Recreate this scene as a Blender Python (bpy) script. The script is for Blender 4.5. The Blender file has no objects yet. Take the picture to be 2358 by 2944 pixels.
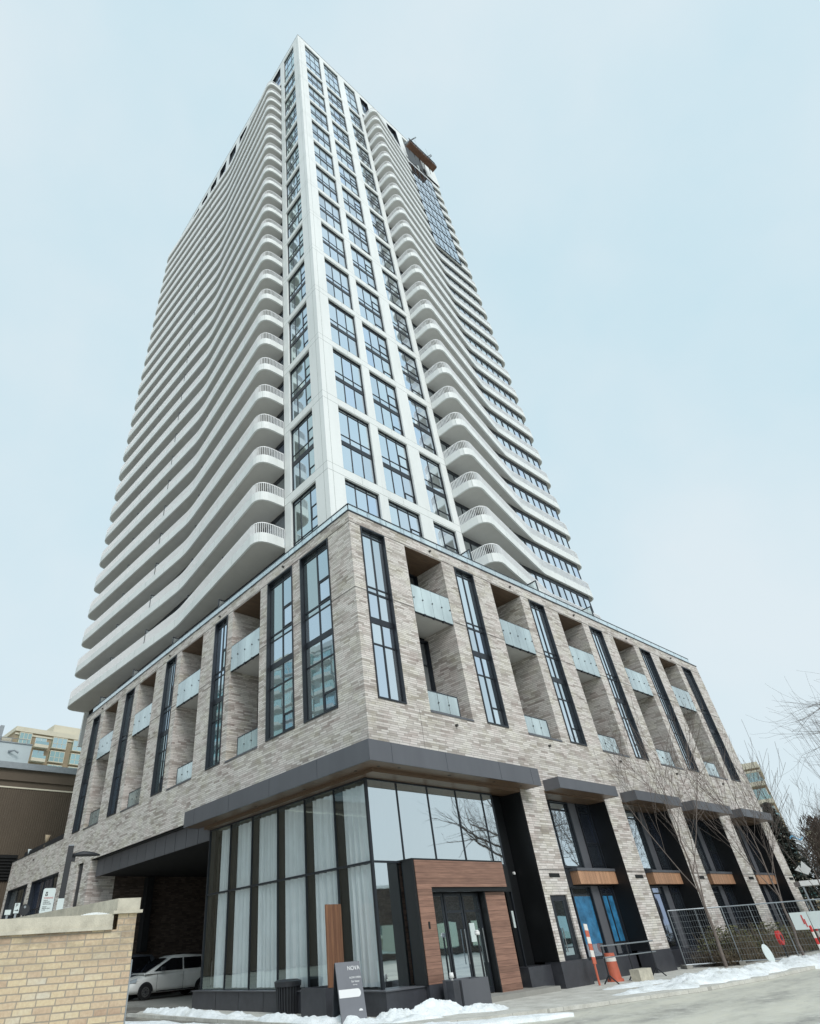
import bpy, math, random
from math import radians as R, sin, cos, pi, hypot
from mathutils import Vector, Matrix
random.seed(7)
SC = bpy.context.scene
COL = SC.collection
CAM = Vector((-13.627, -14.639, 1.6))

# ------------------------------------------------------------------ helpers
class MB:
    """mesh builder; side 'W' = world, 'R' = face parallel X (u=X), 'L' = face parallel Y (u=Y); d is depth into the wall"""
    def __init__(s, side='W', P=0.0):
        s.v = []; s.f = []; s.side = side; s.P = P
    def t(s, p):
        if s.side == 'W': return tuple(p)
        u, d, z = p
        return (u, s.P + d, z) if s.side == 'R' else (s.P + d, u, z)
    def poly(s, pts):
        n = len(s.v); s.v += [s.t(p) for p in pts]
        idx = list(range(n, n + len(pts)))
        s.f.append(idx[::-1] if s.side == 'L' else idx)
    def box(s, x0, y0, z0, x1, y1, z1):
        if x0 > x1: x0, x1 = x1, x0
        if y0 > y1: y0, y1 = y1, y0
        if z0 > z1: z0, z1 = z1, z0
        n = len(s.v)
        s.v += [s.t(p) for p in ((x0,y0,z0),(x1,y0,z0),(x1,y1,z0),(x0,y1,z0),(x0,y0,z1),(x1,y0,z1),(x1,y1,z1),(x0,y1,z1))]
        F = [(0,3,2,1),(4,5,6,7),(0,1,5,4),(1,2,6,5),(2,3,7,6),(3,0,4,7)]
        for f in F:
            f = [n + i for i in f]
            s.f.append(f[::-1] if s.side == 'L' else f)
        return s
    def prism(s, pts, z0, z1):
        n = len(s.v); m = len(pts)
        s.v += [s.t((p[0], p[1], z0)) for p in pts] + [s.t((p[0], p[1], z1)) for p in pts]
        s.f.append([n + i for i in range(m)][::-1]); s.f.append([n + m + i for i in range(m)])
        for i in range(m):
            j = (i + 1) % m
            s.f.append([n + i, n + j, n + m + j, n + m + i])
        return s
    def tube(s, p0, p1, r0, r1=None, n=6, caps=True):
        if r1 is None: r1 = r0
        a = Vector(s.t(p0)); b = Vector(s.t(p1)); d = b - a
        if d.length < 1e-6: return s
        d.normalize()
        up = Vector((0,0,1)) if abs(d.z) < .9 else Vector((1,0,0))
        e = d.cross(up).normalized(); g = d.cross(e)
        k = len(s.v)
        for (c, r) in ((a, r0), (b, r1)):
            for i in range(n):
                q = c + (e * cos(2*pi*i/n) + g * sin(2*pi*i/n)) * r
                s.v.append(tuple(q))
        for i in range(n):
            j = (i + 1) % n
            s.f.append([k+i, k+j, k+n+j, k+n+i])
        if caps:
            s.f.append([k+i for i in range(n)][::-1]); s.f.append([k+n+i for i in range(n)])
        return s
    def ribbon(s, path, z0, z1, th, side=1):
        """wall of thickness th following a 2D path"""
        m = len(path); off = []
        for i, p in enumerate(path):
            a = path[max(i-1,0)]; b = path[min(i+1,m-1)]
            dx, dy = b[0]-a[0], b[1]-a[1]; l = hypot(dx,dy) or 1
            off.append((p[0]-dy/l*th*side, p[1]+dx/l*th*side))
        k = len(s.v)
        for p, q in zip(path, off):
            s.v += [(p[0],p[1],z0),(p[0],p[1],z1),(q[0],q[1],z1),(q[0],q[1],z0)]
        for i in range(m-1):
            a = k+4*i; b = a+4
            for c in range(4):
                d = (c+1)%4
                s.f.append([a+c, b+c, b+d, a+d])
        s.f.append([k,k+1,k+2,k+3]); e=k+4*(m-1); s.f.append([e+3,e+2,e+1,e])
        return s
    def build(s, name, mat, parent=None, smooth=False):
        me = bpy.data.meshes.new(name); me.from_pydata(s.v, [], s.f); me.update()
        if smooth:
            me.polygons.foreach_set('use_smooth', [True]*len(me.polygons))
        o = bpy.data.objects.new(name, me); COL.objects.link(o)
        if mat: me.materials.append(mat)
        if parent: o.parent = parent
        return o

def tag(o, label=None, cat=None, group=None, kind=None):
    if label: o['label'] = label
    if cat: o['category'] = cat
    if group: o['group'] = group
    if kind: o['kind'] = kind
    return o
def empty(name, loc=(0,0,0), rz=0.0, parent=None):
    o = bpy.data.objects.new(name, None); COL.objects.link(o)
    o.location = loc; o.rotation_euler = (0,0,rz); o.empty_display_size = .2
    if parent: o.parent = parent
    return o
def copy_tree(o, parent=None):
    c = o.copy(); COL.objects.link(c)
    if parent: c.parent = parent
    for ch in list(o.children): copy_tree(ch, c)
    return c

# ------------------------------------------------------------------ materials
def srgb(r, g, b):
    f = lambda c: (c/255/12.92) if c/255 <= .04045 else ((c/255+.055)/1.055)**2.4
    return (f(r), f(g), f(b), 1)
class NT:
    def __init__(s, name):
        s.m = bpy.data.materials.new(name); s.m.use_nodes = True
        s.t = s.m.node_tree; s.t.nodes.clear()
        s.out = s.n('ShaderNodeOutputMaterial')
    def n(s, typ, **kw):
        o = s.t.nodes.new(typ)
        for k, v in kw.items(): setattr(o, k, v)
        return o
    def l(s, a, b): s.t.links.new(a, b)
    def set(s, node, **kw):
        for k, v in kw.items(): node.inputs[k.replace('_', ' ')].default_value = v
        return node
    def co(s, scale=(1,1,1), src='Object'):
        tc = s.n('ShaderNodeTexCoord'); mp = s.n('ShaderNodeMapping'); mp.inputs['Scale'].default_value = scale
        s.l(tc.outputs[src], mp.inputs['Vector']); return mp.outputs['Vector']
    def noise(s, vec, scale, detail=3, rough=.55):
        o = s.n('ShaderNodeTexNoise'); o.inputs['Scale'].default_value = scale
        o.inputs['Detail'].default_value = detail; o.inputs['Roughness'].default_value = rough
        s.l(vec, o.inputs['Vector']); return o.outputs['Fac']
    def ramp(s, fac, stops):
        o = s.n('ShaderNodeValToRGB'); e = o.color_ramp.elements
        while len(e) < len(stops): e.new(.5)
        for el, (p, c) in zip(e, stops): el.position = p; el.color = c
        s.l(fac, o.inputs['Fac']); return o.outputs['Color']
    def mix(s, fac, a, b, mode='MIX'):
        o = s.n('ShaderNodeMix', data_type='RGBA', blend_type=mode)
        for sock, v in ((o.inputs[0], fac), (o.inputs[6], a), (o.inputs[7], b)):
            if isinstance(v, (int, float, tuple)): sock.default_value = v
            else: s.l(v, sock)
        return o.outputs[2]
    def bump(s, h, strength=.3, dist=.02):
        o = s.n('ShaderNodeBump'); o.inputs['Strength'].default_value = strength; o.inputs['Distance'].default_value = dist
        s.l(h, o.inputs['Height']); return o.outputs['Normal']
    def math(s, op, a, b=0.0):
        o = s.n('ShaderNodeMath', operation=op)
        for i, v in enumerate((a, b)):
            if isinstance(v, (int, float)): o.inputs[i].default_value = v
            else: s.l(v, o.inputs[i])
        return o.outputs[0]
    def princ(s, color, rough=.6, metal=0.0, normal=None, spec=.5):
        b = s.n('ShaderNodeBsdfPrincipled')
        if isinstance(color, tuple): b.inputs['Base Color'].default_value = color
        else: s.l(color, b.inputs['Base Color'])
        if isinstance(rough, (int, float)): b.inputs['Roughness'].default_value = rough
        else: s.l(rough, b.inputs['Roughness'])
        b.inputs['Metallic'].default_value = metal
        b.inputs['Specular IOR Level'].default_value = spec
        if normal: s.l(normal, b.inputs['Normal'])
        s.l(b.outputs[0], s.out.inputs[0]); return b

def plain(name, col, rough=.6, metal=0.0, var=.12, scale=2.0, spec=.5, bump=0.0, streak=False):
    """solid colour with soft mottling"""
    t = NT(name)
    v = t.co((1,1,.25) if streak else (1,1,1))
    f = t.noise(v, scale, 5, .65)
    lo = tuple(c*(1-var) for c in col[:3])+(1,); hi = tuple(min(1,c*(1+var)) for c in col[:3])+(1,)
    c = t.ramp(f, [(.3, lo), (.7, hi)])
    nm = t.bump(t.noise(t.co(), scale*12, 3), bump, .01) if bump else None
    t.princ(c, rough, metal, nm, spec)
    return t.m

def brick_mat(name, stops, mortar, w, h, msize=.006, offs=.37, patch=None, bump=.35, fade=None):
    t = NT(name)
    tc = t.n('ShaderNodeTexCoord'); sp = t.n('ShaderNodeSeparateXYZ'); t.l(tc.outputs['Object'], sp.inputs[0])
    u = t.math('ADD', sp.outputs[0], sp.outputs[1])
    # each course slides by its own amount, so that joints never line up
    row = t.math('FLOOR', t.math('DIVIDE', sp.outputs[2], h))
    wn = t.n('ShaderNodeTexWhiteNoise', noise_dimensions='1D'); t.l(row, wn.inputs['W'])
    u = t.math('ADD', u, t.math('MULTIPLY', wn.outputs['Value'], w))
    vz = sp.outputs[2]
    if fade == 'grime':
        dn = t.noise(t.co(), 9, 3, .6); dm = t.noise(t.co((1,1,1.3)), 14, 3, .6)
        u = t.math('ADD', u, t.math('MULTIPLY', t.math('SUBTRACT', dn, .5), .022)); vz = t.math('ADD', vz, t.math('MULTIPLY', t.math('SUBTRACT', dm, .5), .012))
    cb = t.n('ShaderNodeCombineXYZ'); t.l(u, cb.inputs[0]); t.l(vz, cb.inputs[1])
    b = t.n('ShaderNodeTexBrick', offset=offs, squash=.75, squash_frequency=3)
    t.l(cb.outputs[0], b.inputs['Vector'])
    t.set(b, Color1=(0,0,0,1), Color2=(1,1,1,1), Mortar=(.5,.5,.5,1), Scale=1.0, Mortar_Size=msize, Mortar_Smooth=.25, Bias=0.0, Brick_Width=w, Row_Height=h)
    if patch:
        # clusters of darker and paler bricks
        pn = t.noise(t.co((.8,.8,1.6)), patch, 4, .7)
        v = t.math('ADD', t.math('MULTIPLY', b.outputs['Color'], .62), t.math('MULTIPLY', pn, .38))
        v = t.math('ADD', v, t.math('MULTIPLY', t.math('SUBTRACT', pn, .5), .55))
    else: v = b.outputs['Color']
    c = t.ramp(v, stops)
    n2 = t.noise(t.co(), 30, 3)
    c = t.mix(.22, c, t.ramp(n2, [(.3,(.25,.25,.25,1)),(.7,(.8,.8,.8,1))]), 'OVERLAY')
    if fade is True:
        hue = t.noise(t.co((.9,.9,1.4)), .9, 3, .6)
        c = t.mix(.55, c, t.ramp(hue, [(.36,(.62,.54,.54,1)),(.5,(.56,.56,.55,1)),(.62,(.56,.57,.46,1))]), 'SOFT_LIGHT')
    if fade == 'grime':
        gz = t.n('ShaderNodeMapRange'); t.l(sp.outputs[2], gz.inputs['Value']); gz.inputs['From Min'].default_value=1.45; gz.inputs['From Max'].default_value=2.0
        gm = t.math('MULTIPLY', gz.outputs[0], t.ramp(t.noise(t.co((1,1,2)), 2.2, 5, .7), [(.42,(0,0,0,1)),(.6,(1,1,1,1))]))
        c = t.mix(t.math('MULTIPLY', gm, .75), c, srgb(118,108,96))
    c = t.mix(b.outputs['Fac'], c, mortar)
    hgt = t.math('SUBTRACT', t.math('ADD', t.math('MULTIPLY', b.outputs['Color'], .4), t.math('MULTIPLY', n2, .3)), t.math('MULTIPLY', b.outputs['Fac'], 1.2))
    t.princ(c, .88, 0, t.bump(hgt, bump, .012), .25)
    return t.m

def glass_mat(name, tint, dark, fac0, fac1, rough=.015, see=0.0, wave=.012):
    """glazing: Fresnel-weighted mirror over a dark (or partly transparent) room"""
    t = NT(name)
    lw = t.n('ShaderNodeLayerWeight'); lw.inputs['Blend'].default_value = .5
    mr = t.n('ShaderNodeMapRange'); t.l(lw.outputs['Facing'], mr.inputs['Value'])
    mr.inputs['From Min'].default_value = 0; mr.inputs['From Max'].default_value = .9
    mr.inputs['To Min'].default_value = fac0; mr.inputs['To Max'].default_value = fac1
    nz = t.noise(t.co((1,1,.6)), .9, 2)
    nm = t.bump(nz, wave*10, .02)
    g = t.n('ShaderNodeBsdfGlossy'); g.inputs['Color'].default_value = tint; g.inputs['Roughness'].default_value = rough
    t.l(nm, g.inputs['Normal'])
    d = t.n('ShaderNodeBsdfDiffuse')
    rc = t.ramp(t.noise(t.co((1,1,.35)), .55, 3), [(.35, dark), (.75, tuple(min(1,c*3.2+.006) for c in dark[:3])+(1,))])
    # every pane gets its own tint, its own reflectance and, now and then, a drawn blind
    ge = t.n('ShaderNodeNewGeometry'); oi = t.n('ShaderNodeObjectInfo')
    rnd = t.math('FRACT', t.math('ADD', ge.outputs['Random Per Island'], oi.outputs['Random']))
    if see == 0:
        tv = t.ramp(rnd, [(0,tuple(c*.84 for c in tint[:3])+(1,)),(.35,tint),(.7,(min(1,tint[0]*1.04),min(1,tint[1]*1.04),1,1)),(1,(tint[0]*.90,tint[1]*.93,min(1,tint[2]*1.0),1))])
        t.l(tv, g.inputs['Color'])
        bl = t.math('GREATER_THAN', t.math('FRACT', t.math('MULTIPLY', rnd, 7.3)), .80)
        rc = t.mix(t.math('MULTIPLY', bl, .6), rc, (.34,.35,.35,1))
    t.l(rc, d.inputs['Color'])
    base = d.outputs[0]
    if see > 0:
        tr = t.n('ShaderNodeBsdfTransparent'); tr.inputs['Color'].default_value = (.93,.97,.97,1)
        mx = t.n('ShaderNodeMixShader'); mx.inputs[0].default_value = see
        t.l(d.outputs[0], mx.inputs[1]); t.l(tr.outputs[0], mx.inputs[2]); base = mx.outputs[0]
    m = t.n('ShaderNodeMixShader'); t.l(mr.outputs[0], m.inputs[0]); t.l(base, m.inputs[1]); t.l(g.outputs[0], m.inputs[2])
    t.l(m.outputs[0], t.out.inputs[0]); return t.m

def wood_mat(name, lo, hi, axis='z', rough=.5, plank=.14):
    t = NT(name)
    sc = {'z': (9,9,.6), 'x': (.6,9,9), 'y': (9,.6,9)}[axis]
    f = t.noise(t.co(sc), 2.2, 5, .6)
    c = t.ramp(f, [(.3, lo), (.7, hi)])
    tc = t.n('ShaderNodeTexCoord'); sp = t.n('ShaderNodeSeparateXYZ'); t.l(tc.outputs['Object'], sp.inputs[0])
    src = t.math('ADD', sp.outputs[0], sp.outputs[1]) if axis == 'z' else (sp.outputs[2] if axis == 'x' else sp.outputs[0])
    k = t.math('DIVIDE', src, plank)
    wn = t.n('ShaderNodeTexWhiteNoise', noise_dimensions='1D'); t.l(t.math('FLOOR', k), wn.inputs['W'])
    c = t.mix(.35, c, t.ramp(wn.outputs['Value'], [(0,(.3,.3,.3,1)),(1,(.75,.75,.75,1))]), 'OVERLAY')
    fr = t.math('FRACT', k)
    gap = t.math('LESS_THAN', fr, .05)
    c = t.mix(gap, c, tuple(x*.35 for x in lo[:3])+(1,))
    t.princ(c, rough, 0, t.bump(f, .15, .005), .4)
    return t.m

M = {}
M['stone'] = brick_mat('pale_long_brick', [(.06,srgb(140,131,126)),(.24,srgb(168,160,153)),(.44,srgb(194,187,181)),(.78,srgb(214,208,202))], srgb(134,128,123), .50, .083, .0065, .4, .55, .45, True)
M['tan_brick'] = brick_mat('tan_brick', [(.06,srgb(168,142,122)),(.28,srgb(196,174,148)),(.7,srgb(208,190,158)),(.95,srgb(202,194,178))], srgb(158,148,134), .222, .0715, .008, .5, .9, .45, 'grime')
M['dark_and_shaded_brick'] = brick_mat('dark_and_shaded_brick', [(.1,srgb(60,50,45)),(.5,srgb(84,72,64)),(.9,srgb(104,92,84))], srgb(70,66,62), .3, .08, .008, .5, .7)
def precast():
    t = NT('white_precast')
    f = t.noise(t.co((.25,.25,.05)), 1.4, 5, .6); g = t.noise(t.co(), 9, 3)
    c = t.ramp(f, [(.25, srgb(214,217,215)), (.75, srgb(235,237,235))])
    c = t.mix(.08, c, t.ramp(g, [(.3,(.35,.35,.35,1)),(.7,(.7,.7,.7,1))]), 'OVERLAY')
    st = t.noise(t.co((2.2,2.2,.22)), 1.6, 5, .75)
    c = t.mix(t.ramp(st, [(.55,(0,0,0,1)),(.78,(.30,.30,.30,1))]), c, srgb(176,176,170))
    t.princ(c, .55, 0, t.bump(g, .04, .01), .4); return t.m
M['white'] = precast()
M['soffit'] = plain('balcony_soffit', srgb(196,194,190), .85, 0, .06, .8)
M['rail_white'] = plain('white_rail_paint', srgb(238,238,238), .45, 0, .03, 3)
M['joint'] = plain('panel_joint', srgb(150,156,152), .8, 0, .05)
M['mjoint'] = plain('dark_joint', srgb(70,68,66), .8, 0, .05)
M['frame'] = plain('dark_window_frame', srgb(44,48,54), .38, .3, .15, 3)
M['black'] = plain('black_panel', srgb(20,22,24), .45, .1, .2, 1.5)
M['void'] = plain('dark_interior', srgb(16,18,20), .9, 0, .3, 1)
M['metal'] = plain('grey_metal_panel', srgb(102,103,108), .45, .35, .09, .8, streak=True)
M['metal_dark'] = plain('dark_metal_flashing', srgb(60,64,70), .4, .5, .1, 2)
M['steel'] = plain('brushed_steel', srgb(150,152,152), .35, .8, .1, 4)
M['granite'] = plain('dark_stone_base', srgb(62,63,68), .35, 0, .18, 3, .5, .05)
M['woodsoffit'] = wood_mat('brown_wood_soffit', srgb(88,70,56), srgb(120,98,78), 'x', .4, .16)
M['wood'] = wood_mat('red_brown_cladding', srgb(118,88,76), srgb(156,120,102), 'x', .5, .15)
M['woodv'] = wood_mat('vertical_wood_slats', srgb(158,118,92), srgb(192,150,118), 'z', .5, .07)
M['woodpanel'] = wood_mat('brown_wood_panel', srgb(102,70,54), srgb(134,96,70), 'z', .5, .09)
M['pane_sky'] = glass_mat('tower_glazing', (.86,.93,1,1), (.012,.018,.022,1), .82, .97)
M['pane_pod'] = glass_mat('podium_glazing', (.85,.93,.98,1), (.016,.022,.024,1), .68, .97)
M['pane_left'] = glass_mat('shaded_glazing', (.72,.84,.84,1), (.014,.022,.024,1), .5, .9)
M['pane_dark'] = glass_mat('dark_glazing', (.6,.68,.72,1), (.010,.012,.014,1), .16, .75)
M['pane_lobby'] = glass_mat('lobby_glazing', (.80,.86,.88,1), (.02,.024,.026,1), .70, .97, .02, .25)
M['pane_clear'] = glass_mat('clear_lobby_glass', (.72,.86,.88,1), (.02,.024,.026,1), .05, .5, .02, 1.0)
M['rail_glass'] = glass_mat('frosted_rail_glass', (.8,.86,.88,1), srgb(138,148,148), .10, .6, .10, .25)
M['rail_clear'] = glass_mat('clear_rail_glass', (.9,.96,.98,1), srgb(205,215,216), .16, .6, .02, .8)
M['blue_film'] = plain('blue_film', srgb(52,112,150), .25, 0, .45, 3.0)
M['curtain'] = plain('sheer_curtain', srgb(236,238,240), .9, 0, .06, 1.2)
M['concrete'] = plain('concrete', srgb(150,148,142), .85, 0, .12, 1.5, .3, .15)
M['lime'] = plain('limestone_cap', srgb(190,184,168), .85, 0, .22, 5, .3, .5)
M['brown_siding'] = plain('brown_ribbed_siding', srgb(88,77,64), .7, .0, .08, .5)
M['louver'] = plain('louver', srgb(24,24,24), .5, .3, .1)
M['cream'] = plain('cream_stucco', srgb(206,199,180), .85, 0, .07, .3)
M['taupe'] = plain('taupe_brick', srgb(158,142,118), .85, 0, .12, .6)
M['grey_box'] = plain('pale_grey_box', srgb(186,196,198), .6, .1, .05, .4)
M['teal'] = glass_mat('teal_glazing', (.7,.92,.9,1), (.03,.07,.07,1), .45, .9)
M['paint_white'] = plain('white_paint', srgb(226,226,224), .4, 0, .04)
M['car_white'] = plain('white_car_paint', srgb(234,234,230), .28, 0, .07, 2, .6)
M['car_grey'] = plain('grey_car_paint', srgb(92,96,104), .3, .3, .08)
M['car_glass'] = glass_mat('car_glass', (.6,.66,.7,1), (.004,.004,.005,1), .08, .7)
M['tyre'] = plain('tyre_rubber', srgb(26,26,27), .85, 0, .2, 6)
M['rim'] = plain('wheel_rim', srgb(112,112,112), .4, .6, .15, 6)
M['plastic_black'] = plain('black_plastic', srgb(38,40,44), .5, 0, .15, 4)
M['orange'] = plain('safety_orange', srgb(196,104,80), .6, 0, .12, 4)
M['red'] = plain('signal_red', srgb(206,52,48), .5, 0, .1, 4)
M['white_tape'] = plain('reflective_white', srgb(228,222,214), .5, 0, .06)
M['bark'] = plain('grey_bark', srgb(112,102,96), .9, 0, .25, 8)
M['bark_dark'] = plain('dark_bark', srgb(78,66,58), .9, 0, .25, 8)
M['needle'] = plain('conifer_needles', (.03,.036,.028,1), .8, 0, .4, 3)
M['dry'] = plain('dry_shrub_twigs', srgb(108,96,78), .9, 0, .35, 4)
M['dryleaf'] = plain('olive_leaves', srgb(92,92,56), .8, 0, .4, 5)
M['sign_white'] = plain('white_sign_face', srgb(206,216,214), .4, 0, .03)
M['sign_grey'] = plain('grey_board', srgb(112,114,120), .5, 0, .06)
M['ink'] = plain('black_ink', srgb(40,42,44), .6, 0, 0)
M['ink_red'] = plain('red_ink', srgb(190,70,66), .6, 0, 0)
M['ink_white'] = plain('white_ink', srgb(226,226,226), .6, 0, 0)
M['hoard'] = plain('brown_plywood', srgb(98,70,54), .8, 0, .25, 2)
M['galv'] = plain('galvanised_steel', srgb(150,156,160), .45, .7, .1, 4)
M['fabric'] = plain('wrapped_fleece', srgb(206,214,214), .9, 0, .1, 6)
M['burlap'] = plain('burlap_wrap', srgb(170,154,130), .9, 0, .2, 8)
M['blueplastic'] = plain('blue_plastic', srgb(110,170,205), .5, 0, .1, 5)

def road_mat():
    t = NT('salted_asphalt')
    v = t.co((1,1,1))
    a = t.noise(t.co((.35,1,1)), .55, 6, .7); b = t.noise(v, 3.5, 6, .75); g = t.noise(v, 60, 2)
    c = t.ramp(a, [(.34, srgb(150,148,142)), (.48, srgb(192,190,178)), (.62, srgb(212,209,194))])
    c = t.mix(t.ramp(b, [(.46,(0,0,0,1)),(.68,(.75,.75,.75,1))]), c, srgb(216,214,204))
    c = t.mix(t.ramp(t.noise(t.co((.7,1.6,1)), 1.3, 6, .8), [(.60,(0,0,0,1)),(.74,(.6,.6,.6,1))]), c, srgb(128,126,120))
    t.princ(c, t.math('ADD', t.math('MULTIPLY', b, .5), .3), 0, t.bump(t.math('ADD', g, t.math('MULTIPLY', b, 1.5)), .4, .012), .4)
    return t.m
def walk_mat():
    t = NT('salted_pavement')
    b = t.noise(t.co(), 1.6, 6, .7); g = t.noise(t.co(), 40, 3)
    c = t.ramp(b, [(.3, srgb(176,174,166)), (.55, srgb(202,200,192)), (.75, srgb(216,215,210))])
    c = t.mix(.25, c, t.ramp(g, [(.3,(.3,.3,.3,1)),(.7,(.7,.7,.7,1))]), 'OVERLAY')
    b2 = t.n('ShaderNodeTexBrick', offset=0.0); t.l(t.co((1,1,1)), b2.inputs['Vector'])
    t.set(b2, Color1=(0,0,0,1), Color2=(0,0,0,1), Mortar=(1,1,1,1), Scale=1.0, Mortar_Size=.012, Brick_Width=1.5, Row_Height=1.5)
    c = t.mix(t.math('MULTIPLY', b2.outputs['Color'], .45), c, srgb(112,110,104))
    st = t.noise(t.co((1,2.4,1)), 1.1, 7, .8)
    c = t.mix(t.ramp(st, [(.56,(0,0,0,1)),(.68,(.5,.5,.5,1))]), c, srgb(138,135,128))
    t.princ(c, .8, 0, t.bump(g, .2, .008), .3); return t.m
def snow_mat():
    t = NT('old_snow')
    a = t.noise(t.co(), 1.7, 6, .75); g = t.noise(t.co(), 22, 4, .7)
    c = t.ramp(a, [(.25, srgb(186,186,178)), (.42, srgb(226,230,230)), (.6, srgb(242,246,248))])
    c = t.mix(t.ramp(g, [(.56,(0,0,0,1)),(.76,(.65,.65,.65,1))]), c, srgb(160,150,136))
    b = t.princ(c, .75, 0, t.bump(g, .6, .03), .3)
    b.inputs['Subsurface Weight'].default_value = .0
    return t.m
def lane_mat():
    t = NT('wet_slushy_asphalt')
    a = t.noise(t.co((1,.35,1)), .9, 6, .72); b = t.noise(t.co(), 5, 6, .75); g = t.noise(t.co(), 60, 2)
    c = t.ramp(a, [(.36, srgb(92,88,84)), (.52, srgb(132,128,121)), (.64, srgb(180,176,164))])
    c = t.mix(t.ramp(b, [(.52,(0,0,0,1)),(.7,(.8,.8,.8,1))]), c, srgb(196,190,176))
    t.princ(c, t.math('ADD', t.math('MULTIPLY', b, .7), .05), 0, t.bump(t.math('ADD', g, t.math('MULTIPLY', b, 1.8)), .4, .012), .5)
    return t.m
M['lane'] = lane_mat(); M['road'] = road_mat(); M['walk'] = walk_mat(); M['snow'] = snow_mat()

# ------------------------------------------------------------------ wall with holes
def wall(mb, u0, u1, z0, z1, holes, back=.25):
    """front sheet at d=0 with openings (a,b,c,d,depth) and their reveals"""
    us = sorted({u0, u1, *[h[0] for h in holes], *[h[1] for h in holes]})
    zs = sorted({z0, z1, *[h[2] for h in holes], *[h[3] for h in holes]})
    us = [u for u in us if u0 <= u <= u1]; zs = [z for z in zs if z0 <= z <= z1]
    for i in range(len(us)-1):
        for j in range(len(zs)-1):
            a, b, c, d = us[i], us[i+1], zs[j], zs[j+1]
            mu, mz = (a+b)/2, (c+d)/2
            if any(h[0] < mu < h[1] and h[2] < mz < h[3] for h in holes): continue
            mb.poly([(a,0,c),(b,0,c),(b,0,d),(a,0,d)])
    for (a,b,c,d,dp) in holes:
        if a > u0: mb.poly([(a,0,c),(a,dp,c),(a,dp,d),(a,0,d)][::-1])
        if b < u1: mb.poly([(b,0,c),(b,dp,c),(b,dp,d),(b,0,d)])
        if d < z1: mb.poly([(a,0,d),(b,0,d),(b,dp,d),(a,dp,d)])
        if c > z0: mb.poly([(a,0,c),(a,dp,c),(b,dp,c),(b,0,c)])

def window(parent, side, P, u0, u1, z0, z1, verts=(), hors=(), depth=.25, pane='pane_sky', name='window', lin=.05, proud=.0, bar=.06, vent=None, slim=False):
    """dark metal window: outer lining, mullions, transoms; the glass is its child.
       hors = (z, height, ua, ub); vent = (ua, ub, za, zb) opening light drawn as a second frame"""
    f = MB(side, P); d0 = -proud; dg = depth
    if slim: d0 = depth-.075
    f.box(u0, d0, z0, u0+lin, dg, z1); f.box(u1-lin, d0, z0, u1, dg, z1)
    f.box(u0+lin, d0, z1-lin, u1-lin, dg, z1); f.box(u0+lin, d0, z0, u1-lin, dg, z0+lin)
    # inner sash border
    s = bar*.7
    f.box(u0+lin, dg-.035, z0+lin, u0+lin+s, dg, z1-lin); f.box(u1-lin-s, dg-.035, z0+lin, u1-lin, dg, z1-lin)
    f.box(u0+lin+s, dg-.035, z1-lin-s, u1-lin-s, dg, z1-lin); f.box(u0+lin+s, dg-.035, z0+lin, u1-lin-s, dg, z0+lin+s)
    hs = sorted(hors)
    for (z, hh, ua, ub) in hs:
        ua = max(ua, u0+lin+s); ub = min(ub, u1-lin-s)
        f.box(ua, dg-.04, z-hh/2, ub, dg, z+hh/2)
    for u in verts:
        f.box(u-bar/2, dg-.045, z0+lin, u+bar/2, dg, z1-lin)
    if vent:
        for (a,b,c,d) in vent:
            w = .045
            f.box(a,dg-.05,c,a+w,dg,d); f.box(b-w,dg-.05,c,b,dg,d)
            f.box(a+w,dg-.05,c,b-w,dg,c+w); f.box(a+w,dg-.05,d-w,b-w,dg,d)
    fo = f.build(name, M['frame'], parent)
    g = MB(side, P); us_ = [u0+lin]+sorted(verts)+[u1-lin]
    for ua_, ub_ in zip(us_[:-1], us_[1:]):
        zz_ = [z0+lin]+sorted(h[0] for h in hors if h[2] < (ua_+ub_)/2 < h[3])+[z1-lin]
        for za_, zb_ in zip(zz_[:-1], zz_[1:]):
            g.poly([(ua_+.002,dg-.01,za_+.002),(ub_-.002,dg-.01,za_+.002),(ub_-.002,dg-.01,zb_-.002),(ua_+.002,dg-.01,zb_-.002)])
    g.build('pane', M[pane], fo)
    return fo

# ================================================================== THE BUILDING
B = empty('apartment_tower')
tag(B, 'tall white apartment tower with curved balconies on a pale brick podium', 'apartment tower')
WZ0, WZ1, PT = 8.65, 16.33, 16.92
RW = [(0.61+6.17*n, 2.05+6.17*n) for n in range(6)]
RG = [(3.35,5.88),(9.64,12.22),(15.83,18.41),(21.95,24.6),(28.05,30.7)]
LW = [(1.52,3.66),(4.3,6.41),(10.3,11.67),(16.4,17.77),(22.58,24.0),(28.72,30.13)]
LG = [(7.08,9.79),(13.1,15.79),(19.3,21.91),(25.47,28.0)]
PIER = [(7.97,9.68),(14.43,16.02),(20.6,22.28),(26.9,28.5),(33.1,34.5)]
BAY = [(9.68,14.43),(16.02,20.6),(22.28,26.9),(28.5,33.1)]
LD = 1.88   # loggia depth
# --- brick skin, street side (faces -Y)
mb = MB('R', 0.0)
holes = [(a,b,WZ0,WZ1,.28) for a,b in RW] + [(a,b,WZ0,WZ1,LD) for a,b in RG]
holes += [(a,b,.72,6.3,.95) for a,b in BAY]
holes += [(8.3,9.41,.72,2.64,.16)]
wall(mb, 0, 34.5, 6.3, PT, [h for h in holes if h[2] > 6])
for k,(a,b) in enumerate(PIER):
    hh = [(8.3,9.41,.72,2.64,.16)] if k == 0 else []
    wall(mb, a, b, .72, 6.3, hh)
# end wall
mb2 = MB('L', 34.5); 
mb.build('podium_wall', M['stone'], B)
e = MB('W'); e.box(33.2, .003, .0, 34.497, 30, PT-.003); e.build('podium_wall', M['stone'], B)
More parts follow.
